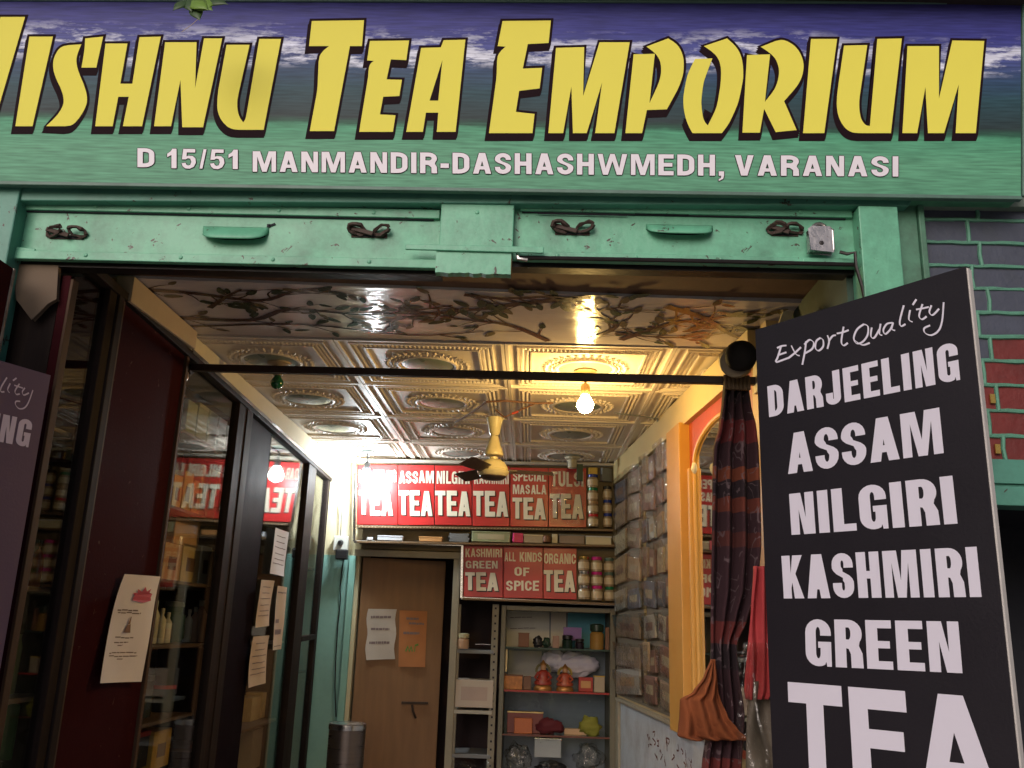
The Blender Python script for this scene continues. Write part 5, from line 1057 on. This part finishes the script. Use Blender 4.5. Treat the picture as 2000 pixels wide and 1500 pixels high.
bottle('clear dark jar with orange red lid at the front of the fifth cabinet shelf', 285, 1300, 34, cm('dusky_orange_jar', (.25, .06, .03), .2), s2[4]+.001, cap=LR, neck=.9)
bottle('dark grey jar behind the orange lidded jar on the fifth cabinet shelf', 318, 1316, 34, cm('grey_jar', (.05, .06, .06), .15), s2[4]+.001, cap=cm('grey_jar_lid', (.08, .09, .09), .3), neck=.9)
bottle('tall dark jar with a red lid at the rear of the fifth cabinet shelf', 362, 1335, 36, cm('grey_jar', (.05, .06, .06), .15), s2[4]+.001, cap=LR, neck=.9)
box_left('tea_carton', 'yellow carton standing at the bottom of the picture in the cabinet', 'carton', 294, 1428, 328, 1500, cm('mustard_card', (.55, .32, .06)), mark=BRN)
box_left('tea_carton', 'dark carton with an orange top beside the yellow carton at the bottom', 'carton', 262, 1432, 286, 1500, DKB, lid=cm('red_card', (.38, .03, .02)))
# first bay (front)
bottle('orange glass bottle in the narrow front cabinet bay', 72, 1050, 26, cm('orange_glass', (.40, .09, .03), .1), s1[2]+.001, cap=LD_)
box_left('tea_carton', 'tall cream carton, a stand-in for a reflection, on the top shelf of the narrow front bay', 'carton', 118, 800, 134, 856, YBX, z0=s1[0]+.001); box_left('tea_carton', 'shorter yellow carton, a stand-in for a reflection, on the top shelf of the narrow front bay', 'carton', 136, 815, 150, 856, YBX, z0=s1[0]+.001)  # these two stand in for lit boxes reflected in the glass
bottle('large yellow green jar with a gold lid in the narrow front bay', 52, 1218, 50, cm('yellow_green_jar', (.24, .24, .06), .15), s1[3]+.001, cap=LGo, neck=.85)
box_left('tea_carton', 'green carton on the lowest visible shelf of the narrow front bay', 'carton', 20, 1375, 58, 1480, cm('green_carton', (.06, .2, .04)), mark=CRM)
box_left('tea_carton', 'small tan carton low in the narrow front bay', 'carton', 64, 1400, 84, 1480, YBX)
# rear bays
for k, (a, b, c, d) in enumerate(((490, 1362, 508, 1398), (510, 1352, 530, 1398), (488, 1425, 512, 1500), (514, 1418, 538, 1500))):
    box_left('tea_carton', ('small tan carton nearer the front', 'taller tan carton further back', 'large beige carton nearer the front', 'large beige carton further back')[k]+' on the lower shelves behind the papered glass door', 'carton', a, b, c, d, YBX if k < 2 else BGB, z0=None if k > 1 else s3[2]+.001)
for k, (a, b, c, d) in enumerate(((545, 1190, 560, 1247), (562, 1200, 575, 1247), (606, 1075, 618, 1118), (620, 1080, 634, 1119), (604, 1255, 616, 1298))):
    box_left('tea_carton', ('tall grey', 'short grey', 'front pale', 'rear pale', 'lowest pale')[k]+' carton behind the rear glass doors of the left cabinet', 'carton', a, b, c, d, GRY if k < 2 else CBX, z0=(s3[1], s3[1], s4[0], s4[0], s4[1])[k]+.001)
# papers
LN = V(1, 0, 0)
def lp(px, py): return atx(px, py, LX+.004)
def lotus(t, f):
    ps = []
    c = (.56, .79)
    out = [(-.24, -.035), (-.22, .01), (-.27, .035), (-.17, .035), (-.19, .075), (-.08, .05), (-.02, .10), (.05, .055), (.17, .085), (.14, .045), (.24, .035), (.21, .0), (.24, -.03), (.12, -.045), (0, -.055), (-.12, -.045)]
    m = MB(); m.poly([([(c[0]+x, c[1]+y) for x, y in out], [])], lambda u, v: f(u, v, .005)); m.build('lotus_print', PINK, t)
    m = MB(); m.poly([([(.33, .45), (.37, .52), (.44, .53), (.48, .45)], []), ([(.385, .53), (.40, .60), (.415, .60), (.43, .53)], [])], lambda u, v: f(u, v, .0055)); m.build('small_emblem', cm('brown_ink', (.20, .12, .09)), t)
def flyer():
    lines = [(.66, .10, .55, .006), (.635, .12, .62, .005), (.405, .2, .6, .005), (.36, .2, .52, .005), (.335, .3, .42, .004), (.265, .12, .75, .005), (.235, .12, .78, .005), (.21, .35, .5, .004)]
    t = paper('flyer', 'long white flyer with a pink lotus hanging on the maroon cabinet panel', [(236, 1121), (308, 1126), (266, 1331), (182, 1334)], lambda x, y: atx(x, y, LX+.012), LN, PAPER, lines=lines, curl=.006, extra=lotus)
    for o in t.children:
        pass
    return t
flyer()
box_ = [(.85, .2, .8, .01), (.72, .2, .8, .01), (.6, .1, .9, .01), (.46, .15, .85, .01), (.34, .15, .9, .01), (.24, .1, .9, .01)]
paper('paper_notice', 'white notice with six dark lines, highest of the papers on the left glass door', [(535, 1030), (560, 1040), (552, 1126), (524, 1120)], lp, LN, PAPER, lines=box_, curl=.003)
paper('paper_notice', 'cream notice on the left glass door directly below and in front of the highest one', [(506, 1132), (532, 1134), (522, 1222), (496, 1226)], lp, LN, PAPERB, lines=box_, curl=.003)
paper('paper_notice', 'narrow cream notice with a dark picture on the left glass door, rearmost of four', [(540, 1144), (558, 1147), (546, 1268), (528, 1270)], lp, LN, PAPERB, lines=[(.9, .1, .9, .01), (.45, .1, .5, .03), (.28, .1, .8, .04), (.06, .1, .9, .008)], curl=.003)
paper('paper_notice', 'lowest cream notice on the left glass door, with a slanted lower edge', [(490, 1243), (523, 1241), (514, 1334), (481, 1344)], lp, LN, PAPERB, lines=box_, curl=.003)
# curtain rod with end bracket
ra, rb2 = aty(362, 718, 3.45), aty(1478, 745, 3.18)
t = thing('curtain_rod', (ra+rb2)/2, 'dark brown square curtain rod spanning the shop below the ceiling', 'curtain rod')
MB().bar(ra, rb2, .028, .028).build('rod', cm('dark_brown_rod', (.022, .009, .008), .5), t, bevel=.002)
MB().tube([ra+V(.03, 0, -.006), ra+V(-.01, 0, 0)], [.022, .024], 12).build('end_cap', DARK, t, smooth=True)
MB().lathe([(.026, 0), (.03, .01), (.03, .03), (.02, .045), (.001, .05)], aty(352, 742, 3.42), 14).build('end_bracket', cm('tarnished_brass', (.35, .25, .17), .35, metal=.7), t, smooth=True)
MB().box((aty(1474, 750, 3.18).x, 3.13, aty(1474, 768, 3.18).z), (aty(1474, 750, 3.18).x+.025, 3.20, aty(1474, 700, 3.18).z)).build('wall_bracket', IVORY, t, bevel=.002)
# ================================================================== LAMPS
def rosette(label_holder): pass
def lamp(name, label, px, py, ytopx, Y, rp, m_, lit=None, col=None, hold=BRN, ysp=1.0, holder_r=.022):
    c = aty(px, py, Y); t = thing(name, (c.x, c.y, c.z-rp*1.3), label, 'light bulb')
    x, y = c.x, c.y; zt = ZC-.006
    MB().lathe([(.05, 0), (.05, -.01), (.022, -.018)], (x, y, zt), 18).build('ceiling_rose', hold, t, smooth=True)
    MB().tube([(x, y, zt-.016), (x, y, c.z+rp*1.75)], .006, 6).build('stem', hold, t) if zt-c.z > rp*1.8+.06 else None
    MB().lathe([(.014, 0), (holder_r, -.012), (holder_r, -.045), (holder_r*.8, -.05)], (x, y, max(c.z+rp*1.2+.05, c.z+rp*1.2+.05)), 16).build('bulb_holder', hold, t, smooth=True)
    pr = [(.001, -rp)]+[(rp*math.sin(math.radians(a)), -rp*math.cos(math.radians(a))) for a in range(20, 130, 12)]+[(rp*.55, rp*.95), (rp*.42, rp*1.3)]
    MB().lathe(pr, c, 24).build('bulb', m_, t, smooth=2)
    return c
WARM = emit_mat('warm_lit_bulb', (1, .64, .20), 400); COOL = emit_mat('cool_lit_bulb', (.86, .96, 1), 400)
lamp('warm_bulb', 'glowing warm yellow bulb hanging below the front of the ceiling', 1143, 791, 0, 3.785, .036, WARM, hold=cm('brass_holder', (.4, .26, .12), .4, metal=.5), holder_r=.02)
lamp('cool_bulb', 'dazzling white bulb at the back left corner over the door', 715, 933, 0, 5.86, .045, COOL, hold=cm('grey_holder', (.12, .12, .13), .5))
lamp('green_bulb', 'unlit green round bulb just below the curtain rod at the left', 541, 748, 0, 3.785, .028, cm('dark_green_bulb', (.006, .10, .04), .12, coat=.5), hold=cm('tan_holder', (.35, .27, .18), .5))
t = thing('empty_bulb_holder', aty(1118, 905, 5.86), 'pale bulb holder without a bulb above the TULSI sign', 'light fitting'); c = t.location
MB().lathe([(.055, 0), (.05, -.012), (.03, -.02), (.03, -.07), (.022, -.075)], (c.x, c.y, ZC-.006), 18).build('holder', cm('pale_holder', (.42, .38, .28), .5), t, smooth=True)
MB().box((c.x+.03, c.y, ZC-.16), (c.x+.07, c.y+.03, ZC-.05)).build('clip', cm('dark_green_clip', (.02, .06, .04), .5), t, bevel=.003)
# ================================================================== FAN
FYY = 4.49; fc = aty(968, 790, FYY); fx = fc.x; FZ = lambda py: aty(969, py, FYY).z; k_ = FYY/1823
fan = thing('ceiling_fan', (fx, FYY, FZ(934)), 'cream ceiling fan with double cone canopy and dark blades', 'ceiling fan')
MB().tube([(fx, FYY, ZC-.008), (fx, FYY, FZ(905))], .009, 10).build('down_rod', CHROME, fan, smooth=True)
MB().lathe([(8*k_, FZ(851)), (11*k_, FZ(846)), (14*k_, FZ(830)), (18*k_, FZ(817)), (17*k_, FZ(816)), (.01, FZ(816))], (fx, FYY, 0), 24).build('upper_canopy', IVORY, fan, smooth=True)
MB().lathe([(.01, FZ(890)), (19*k_, FZ(890)), (20*k_, FZ(887)), (16*k_, FZ(875)), (15*k_, FZ(874)), (9*k_, FZ(855)), (8*k_, FZ(852))], (fx, FYY, 0), 24).build('lower_canopy', IVORY, fan, smooth=True)
MB().lathe([(.004, FZ(936)), (22*k_, FZ(934)), (31*k_, FZ(927)), (33*k_, FZ(921)), (30*k_, FZ(919)), (31*k_, FZ(917)), (29*k_, FZ(912)), (24*k_, FZ(904)), (14*k_, FZ(898)), (9*k_, FZ(897)), (9*k_, FZ(893))], (fx, FYY, 0), 32).build('motor_housing', IVORY, fan, smooth=True)
MB().lathe([(.004, FZ(937.5)), (20*k_, FZ(936.5)), (27*k_, FZ(932)), (27*k_, FZ(930.5))], (fx, FYY, 0), 32).build('motor_base', FANB, fan, smooth=True)
for a in (247, 127, 7):
    d = V(math.cos(math.radians(a)), math.sin(math.radians(a)), 0); e = V(-d.y, d.x, 0); zb = FZ(920)
    def bl(u, v): return V(fx, FYY, zb)+d*(.085+.22*u)+e*((v-.5)*(.06+.03*u)*(1-.25*max(0, u-.9)*10))+Z_*((v-.5)*.03)
    b = MB().grid(bl, 8, 2).build('blade', FANB, fan, solid=.003)
    MB().bar(V(fx, FYY, zb+.002)+d*.05, V(fx, FYY, zb+.004)+d*.12, .022, .004).build('blade_iron', FANB, b)
t = thing('fan_wiring', aty(985, 800, FYY), 'loose brown wires and a fixing hook around the fan mounting', 'wire')
m = MB().tube([aty(x, y, 4.45) for x, y in ((968, 800), (985, 815), (1005, 806), (1030, 795), (1048, 787))], .004, 5); m.build('wire', BRN, t, smooth=True)
m = MB().tube([aty(x, y, 4.45) for x, y in ((1000, 808), (1012, 804))], .006, 6); m.build('red_tape', cm('red_tape', (.5, .05, .03)), t)
MB().tube([atz(x, y, ZC-.018) for x, y in ((890, 825), (925, 803), (950, 785), (985, 783), (1050, 788), (1080, 787))], .005, 5).build('wire', BRN, t, smooth=True)
m = MB().tube([atz(x, y, ZC-.014) for x, y in ((1200, 807), (1245, 812), (1285, 818), (1282, 830), (1310, 850))], .004, 5); g = m.build('wire', GRY, smooth=True); tag(g, 'thin grey wire running along the ceiling to the right wall', 'wire')
# ================================================================== RIGHT WALL
def rwp(y, z, off=0): return V(RWX(y), y, z)-RWN*off
def slabR(y0, y1, z0, z1, off=0, th=.02, z1b=None):
    z1b = z1 if z1b is None else z1b
    a, b, c, d = rwp(y0, z0, off), rwp(y1, z0, off), rwp(y1, z0, off+th), rwp(y0, z0, off+th)
    s = MB(); s.hexa([d, c, b, a], [rwp(y0, z1, off+th), rwp(y1, z1b, off+th), rwp(y1, z1b, off), rwp(y0, z1, off)]); return s
g = slabR(3.2, 6.09, 2.50, 2.648, .001, .035).build('wall_beam', cm('yellowish_cream_beam', (.58, .46, .22), .55, dirt=.15, dcol=(.3, .2, .1)), bevel=.003); tag(g, 'cream beam along the top of the right wall', 'beam')
# mirror frame
yc0, yc1 = rw(1352, 1000).y, rw(1325, 1000).y; yr0, yr1 = rw(1502, 950).y, rw(1482, 950).y
zb_m, zt_m = 1.12, rw(1336, 836).z
mf = thing('mirror_frame', rwp((yr0+yc1)/2, zb_m, .02), 'yellow painted wall frame holding an arched mirror behind the curtain', 'mirror')
slabR(yc0, yc1, zb_m, zt_m, .001, .055).build('frame_post', YWOOD, mf, bevel=.003); slabR(yr0, yr1, zb_m, zt_m, .001, .010).build('frame_post', YWOOD, mf, bevel=.003)
slabR(yr1+.001, yc0-.001, zb_m, zt_m-.002, .001, .006).build('red_backing', RORNG, mf)
ym0, ym1 = rw(1476, 1000).y, rw(1364, 1000).y; cy = (ym0+ym1)/2; ryy = (ym1-ym0)/2; zar = rw(1362, 905).z; zap = rw(1398, 818, .01).z
out = [(ym0, zb_m+.03), (ym1, zb_m+.03)]+[(cy+ryy*math.cos(math.radians(a)), zar+(zap-zar)*math.sin(math.radians(a))) for a in range(0, 181, 10)]
m = MB(); m.poly([(out, [])], lambda u, v: rwp(u, v, .0085)); m.build('mirror_glass', MIRR, mf)
MB().tube([rwp(u, v, .012) for u, v in [(ym1, zb_m+.03)]+out[2:]+[(ym0, zb_m+.03)]], .011, 8).build('arched_moulding', YWOOD, mf, smooth=True)
slabR(ym1+.012, ym1+.04, zb_m+.01, zar-.02, .0065, .03).build('inner_post', YWOOD, mf, bevel=.002)
g = blob('hook_ornament', 'small white ornament hooked on the yellow mirror frame', 'ornament', 1356, 914, 6, 11, rw(1356, 914, .05).y, .01, cm('white_ornament', (.6, .56, .48), .4), .1, 2, 8, 6)
# organiser of clear pockets
ycols = [rw(1206, 1100).y-.02, rw(1252, 1100).y, rw(1262, 1100).y, rw(1322, 1100).y+.02]
zr = [rw(1262, y).z for y in (893, 956, 1010, 1067, 1133, 1192, 1251, 1314, 1372)]
Y0_, Y1_ = ycols[3]-.02, min(ycols[0]+.02, 6.07)
Y0_ = yc1+.004
og = thing('pocket_organiser', rwp((Y0_+Y1_)/2, zr[-1]-.02, .01), 'hanging organiser of clear plastic pockets on the right wall', 'organiser')
slabR(Y0_, Y1_, zr[-1]-.02, 2.498, .001, .004).build('fabric_backing', cm('grey_brown_backing', (.17, .14, .10), .7), og)
GOLDS = cm('gold_tape', (.42, .29, .10), .35, metal=.3)
n_c = 3; cw = (Y1_-Y0_)/n_c
# column boundaries: the gold strip sits between the 2nd and 3rd column
ystrip = rw(1262, 1100).y; cb = [Y0_, (Y0_+ystrip)/2, ystrip, Y1_]
slabR(ystrip-.03, ystrip+.03, zr[-1], 2.49, .0055, .003).build('gold_strip', GOLDS, og)
rowname = ['top', 'second', 'third', 'fourth', 'fifth', 'sixth', 'seventh', 'bottom']; colname = ['nearest the mirror frame', 'middle column', 'column nearest the back wall']
PK_ = [cm('packet_brown', (.26, .20, .15), .45, var=.5, scale=18), cm('packet_grey', (.32, .31, .28), .4, var=.5, scale=18), cm('packet_tan', (.34, .25, .15), .45, var=.5, scale=18), cm('packet_dull_red', (.20, .11, .09), .45, var=.5, scale=18), cm('packet_blue', (.12, .14, .20), .35, var=.5, scale=18), cm('packet_cream', (.40, .36, .26), .45, var=.5, scale=18)]
pr_ = random.Random(17)
for r_ in range(8):
    for c_ in range(3):
        y0, y1 = cb[c_]+.015, cb[c_+1]-.03; z1, z0 = zr[r_], zr[r_+1]
        gp = .006
        def film(u, v, y0=y0, y1=y1, z0=z0, z1=z1, ph=pr_.uniform(0, 6)): return rwp(y0+(y1-y0)*u, z0+.004+(z1-z0)*.86*v, .014+(.024+.026*v)*min(1, 9*min(u, 1-u)+.0)+.004*math.sin(u*13+ph)*math.sin(v*9+ph))
        MB().grid(film, 10, 7).build('clear_pocket', PLAST, og, smooth=2)
        npk = pr_.choice((1, 2, 2)); mat_ = pr_.choice(PK_[:4] if r_ not in (4,) else PK_[3:5])
        for q in range(npk):
            w0 = y0+.012+(y1-y0-.024)*q/npk; w1 = y0+.012+(y1-y0-.024)*(q+1)/npk-.008; hh = (z1-z0)*pr_.uniform(.72, 1.0); tl_ = pr_.uniform(-.12, .12)
            c = rwp((w0+w1)/2, z0+.008+hh/2, .022+.006*q)
            ay = (RWD*math.cos(tl_)+Z_*math.sin(tl_)); az = (Z_*math.cos(tl_)-RWD*math.sin(tl_)); ax = ay.cross(az)
            t = thing('tea_packet', c-Z_*hh/2, '%s packet in the %s pocket row, %s' % (['upright', 'leaning'][q] if npk > 1 else 'single', rowname[r_], colname[c_]), 'packet', 'packets in the clear pockets of the organiser')
            MB().obox(c, ax, ay, az, .007, (w1-w0)/2*.9, hh/2*.92).build('packet_body', pr_.choice(PK_) if q else mat_, t, bevel=.003)
            MB().obox(c-ax*(.0078 if ax.x > 0 else -.0078), ax, ay, az, .0006, (w1-w0)/2*.55, hh*.16).build('packet_label', pr_.choice([PK_[5], PK_[2], PK_[3]]), t)
# lower painted board with faint writing
wb = slabR(rw(1400, 1450).y-.3, rw(1213, 1365).y, .4, rw(1300, 1400).z-.02, .001, .012).build('painted_board', PCARD); tag(wb, 'dirty bluish white board under the pocket organiser', 'board')
m = slabR(rw(1400, 1450).y-.3, rw(1211, 1365).y, rw(1300, 1400).z-.019, rw(1300, 1400).z, .001, .03); g = m.build('board_trim', FRAMEW, bevel=.002); tag(g, 'pale wooden strip between the pocket organiser and the white board', 'trim')
g = slabR(rw(1213, 1400).y-.06, rw(1211, 1400).y, .4, rw(1300, 1400).z-.02, .014, .015).build('corner_strip', FRAMEW, bevel=.002); tag(g, 'pale upright strip at the rear edge of the white board', 'trim')
m = MB(); rr = random.Random(4)
for k in range(26):
    x = rr.uniform(1262, 1350); y = 1428+(x-1262)*.55+rr.uniform(-2, 42); p0 = rw(x, y, .0145); 
    pts = [(p0.y, p0.z), (p0.y+rr.uniform(-.04, .04), p0.z+rr.uniform(-.02, .03)), (p0.y+rr.uniform(-.05, .05), p0.z+rr.uniform(-.03, .03))]
    m.poly([stroke(smooth(pts, 3), .008)], lambda u, v, k=k: rwp(u, v, .0142+.00004*k))
g = m.build('faint_scribbles', cm('faded_brown_ink', (.16, .07, .06), .8), wb); g['kind'] = 'stuff'
# ================================================================== CLOTHS
def span(tab, py):
    for (y0, a0, b0), (y1, a1, b1) in zip(tab[:-1], tab[1:]):
        if py <= y1: t = (py-y0)/(y1-y0); t = t*t*(3-2*t)*.5+t*.5; return a0+(a1-a0)*t, b0+(b1-b0)*t
    return tab[-1][1:]
def cloth(name, label, tab, Y, folds, amp, m_, nu=60, nv=60, ph=0, parent=None, twist=0, solid=.003, bulge=0):
    ya, yb_ = tab[0][0], tab[-1][0]
    def f(u, v):
        py = ya+(yb_-ya)*v; a, b = span(tab, py); px = a+(b-a)*u
        dep = amp*math.sin(u*folds*2*math.pi+ph+twist*v+.6*math.sin(v*5+u*3))+amp*.4*math.sin(u*folds*5.3+v*6+ph)+bulge*math.sin(u*math.pi)*math.sin(v*math.pi)
        p = aty(px, py, Y); return V(p.x, Y-dep, p.z)
    g = MB().grid(f, nu, nv).build(name, m_, parent, smooth=2, solid=solid); 
    if label: tag(g, label, 'curtain' if 'curtain' in name else 'cloth')
    return g
CM = bpy.data.materials.new('printed_maroon_curtain_fabric'); CM.use_nodes = True; N = CM.node_tree.nodes; L = CM.node_tree.links; b_ = N['Principled BSDF']; b_.inputs['Roughness'].default_value = .9
tc = N.new('ShaderNodeTexCoord'); sp_ = N.new('ShaderNodeSeparateXYZ'); L.new(tc.outputs['Generated'], sp_.inputs[0])
rp = N.new('ShaderNodeValToRGB'); rp.color_ramp.interpolation = 'CONSTANT'; R_ = rp.color_ramp.elements
cA, cB, cC = (.030, .009, .014, 1), (.11, .016, .014, 1), (.016, .007, .011, 1)
bands = [(0, cA), (.10, cB), (.16, cA), (.34, cC), (.40, cB), (.45, cA), (.62, (.07, .015, .012, 1)), (.655, cA), (.70, (.11, .022, .012, 1)), (.735, cC), (.78, (.15, .035, .014, 1)), (.812, cA), (.87, (.12, .014, .016, 1)), (.925, cA), (.965, cC)]
R_[0].position = 0; R_[0].color = cA; R_[1].position = .10; R_[1].color = cB
for p, c in bands[2:]: e = R_.new(p); e.color = c
nz = N.new('ShaderNodeTexNoise'); nz.inputs['Scale'].default_value = 3; L.new(tc.outputs['Object'], nz.inputs['Vector'])
ma = N.new('ShaderNodeMath'); ma.operation = 'MULTIPLY_ADD'; ma.inputs[1].default_value = .03; L.new(nz.outputs[0], ma.inputs[0]); L.new(sp_.outputs[2], ma.inputs[2]); L.new(ma.outputs[0], rp.inputs[0])
vo = N.new('ShaderNodeTexVoronoi'); vo.feature = 'DISTANCE_TO_EDGE'; vo.inputs['Scale'].default_value = 16; vo.inputs['Randomness'].default_value = 1
n5 = N.new('ShaderNodeTexNoise'); n5.inputs['Scale'].default_value = 7; L.new(tc.outputs['Object'], n5.inputs['Vector'])
mxv = N.new('ShaderNodeMix'); mxv.data_type = 'RGBA'; mxv.inputs[0].default_value = .16; L.new(tc.outputs['Object'], mxv.inputs[6]); L.new(n5.outputs[1], mxv.inputs[7]); L.new(mxv.outputs[2], vo.inputs['Vector'])
ct = N.new('ShaderNodeMath'); ct.operation = 'LESS_THAN'; ct.inputs[1].default_value = .035; L.new(vo.outputs['Distance'], ct.inputs[0])
n6 = N.new('ShaderNodeTexNoise'); n6.inputs['Scale'].default_value = 14; L.new(tc.outputs['Object'], n6.inputs['Vector']); gt = N.new('ShaderNodeMath'); gt.operation = 'GREATER_THAN'; gt.inputs[1].default_value = .53; L.new(n6.outputs[0], gt.inputs[0])
mm2 = N.new('ShaderNodeMath'); mm2.operation = 'MULTIPLY'; L.new(ct.outputs[0], mm2.inputs[0]); L.new(gt.outputs[0], mm2.inputs[1])
mh = N.new('ShaderNodeMath'); mh.operation = 'MULTIPLY'; mh.inputs[1].default_value = .65; L.new(mm2.outputs[0], mh.inputs[0])
mx = N.new('ShaderNodeMix'); mx.data_type = 'RGBA'; mx.inputs[7].default_value = (.13, .09, .10, 1); L.new(mh.outputs[0], mx.inputs[0]); L.new(rp.outputs[0], mx.inputs[6]); L.new(mx.outputs[2], b_.inputs['Base Color'])
cu = cloth('curtain', 'dark maroon printed curtain bunched at the right end of the rod', [(752, 1413, 1462), (790, 1409, 1466), (835, 1403, 1476), (880, 1391, 1480), (960, 1389, 1482), (1060, 1388, 1484), (1150, 1387, 1478), (1210, 1387, 1458), (1258, 1388, 1437), (1300, 1387, 1441), (1400, 1385, 1456), (1500, 1372, 1452), (1620, 1360, 1455)], 3.17, 3.5, .022, CM, 72, 80, twist=.5)
tp = MB(); a, b = aty(1413, 734, 3.15), aty(1463, 764, 3.15)
for k in range(13):
    x = a.x+(b.x-a.x)*(k+.5)/13; tp.tube([(x, 3.14+.006*(k % 2), a.z), (x, 3.135+.006*(k % 2), b.z)], .0062, 6)
tp.build('gathered_heading', cm('gold_brown_heading_tape', (.10, .065, .035), .8), cu, smooth=True)
cloth('tie_cloth', 'orange cloth knotted around the lower part of the maroon curtain', [(1288, 1388, 1396), (1320, 1374, 1400), (1352, 1352, 1402), (1366, 1328, 1406), (1400, 1328, 1420), (1425, 1326, 1440), (1438, 1324, 1455), (1446, 1350, 1462)], 3.11, 3.1, .014, ORCL, 60, 50, bulge=.04)
cloth('hanging_cloth', 'red cloth hanging beside the black board on the right', [(1106, 1472, 1500), (1180, 1466, 1503), (1280, 1460, 1506), (1350, 1455, 1508), (1366, 1458, 1500)], 2.98, 2.0, .012, PINKCL, 30, 30)
t = thing('plastic_bags', aty(1480, 1500, 3.05), 'clear plastic bags of packets hanging below the red cloth', 'bag')
ta = [(1255, 1452, 1500), (1300, 1440, 1520), (1400, 1436, 1530), (1500, 1444, 1540), (1600, 1450, 1560)]
cloth('plastic_film', None, ta, 2.92, 1.5, .03, PLAST, 30, 40, parent=t, solid=0)
cloth('inner_packets', None, [(1330, 1462, 1520), (1420, 1455, 1530), (1600, 1460, 1550)], 3.0, 1.2, .02, cm('pale_inner_packet', (.15, .125, .10), .6, var=.5, scale=12), 20, 20, parent=t)
# dark dome spotlight
c = aty(1442, 700, 3.0); ax = V(-.45, -.75, -.5).normalized()
t = thing('wall_speaker', c, 'black bowl shaped lamp with a pale rim beside the top of the black board', 'lamp')
MB().lathe([(.001, -.012), (.03, -.008), (.048, .004), (.056, .03), (.05, .06), (.001, .075)], c, 24, ax=-ax).build('black_bowl', cm('matt_black_bowl', (.012, .011, .012), .75, spec=.2), t, smooth=True)
MB().lathe([(.050, .012), (.060, .03), (.056, .062), (.05, .05)], c-ax*0+V(-.012, .03, -.012), 24, ax=-ax).build('pale_rim', cm('pale_rim_paint', (.24, .20, .14), .5), t, smooth=True)
p = aty(1543, 595, 3.0); g = MB().bar(aty(1528, 640, 3.0), aty(1546, 590, 3.0), .02, .035).build('paper_fold', CREAM); tag(g, 'folded cream paper sticking up behind the top of the black board', 'paper')
# ================================================================== LEAVES
t = thing('leaf_sprig', aty(390, 10, 2.1), 'sprig of green leaves hanging over the top edge of the signboard', 'plant')
LGN = [cm('fresh_green_leaf', (.13, .24, .03), .45, var=.3), cm('dark_green_leaf', (.035, .075, .02), .45, var=.3), cm('yellow_leaf', (.45, .42, .06), .45)]
def leafm(p, d, l, wd, m_, nrm=V(0, -1, .3)):
    d = d.normalized(); s_ = d.cross(nrm).normalized(); n_ = s_.cross(d)
    def f(u, v): w_ = wd*math.sin(min(1, u*1.05)**.8*math.pi)*(v-.5)*2; return p+d*(l*u)+s_*w_+n_*(-.25*abs(w_)+.12*l*math.sin(u*2.5))
    MB().grid(f, 10, 4).build('leaf', m_, t, smooth=2, solid=.0008)
for x, y, dx, dy, l, wd, k in ((395, 2, -45, 8, .055, .011, 2), (372, -5, 35, 22, .075, .020, 0), (385, 2, 40, 20, .06, .018, 0), (378, 5, 14, 34, .06, .016, 1), (400, -5, 40, 10, .07, .016, 1), (370, -8, 5, 30, .05, .018, 1), (410, -10, -5, 30, .05, .018, 0), (365, -6, -22, 20, .05, .014, 1)):
    p = aty(x, y+6, 2.12); q = aty(x+dx, y+6+dy, 2.10+.01*k); leafm(p, q-p, l*1.15, wd*1.2, LGN[k])
MB().tube([aty(370, -60, 2.16), aty(385, -30, 2.14), aty(388, 5, 2.12)], .003, 5).build('stem', LGN[1], t)
m = MB().tube([aty(x, y, 2.33) for x, y in ((388, 36), (375, 48), (355, 62))], .0008, 4); g = m.build('dry_strand', BEIGE); tag(g, 'thin dry strand below the leaf sprig', 'strand')
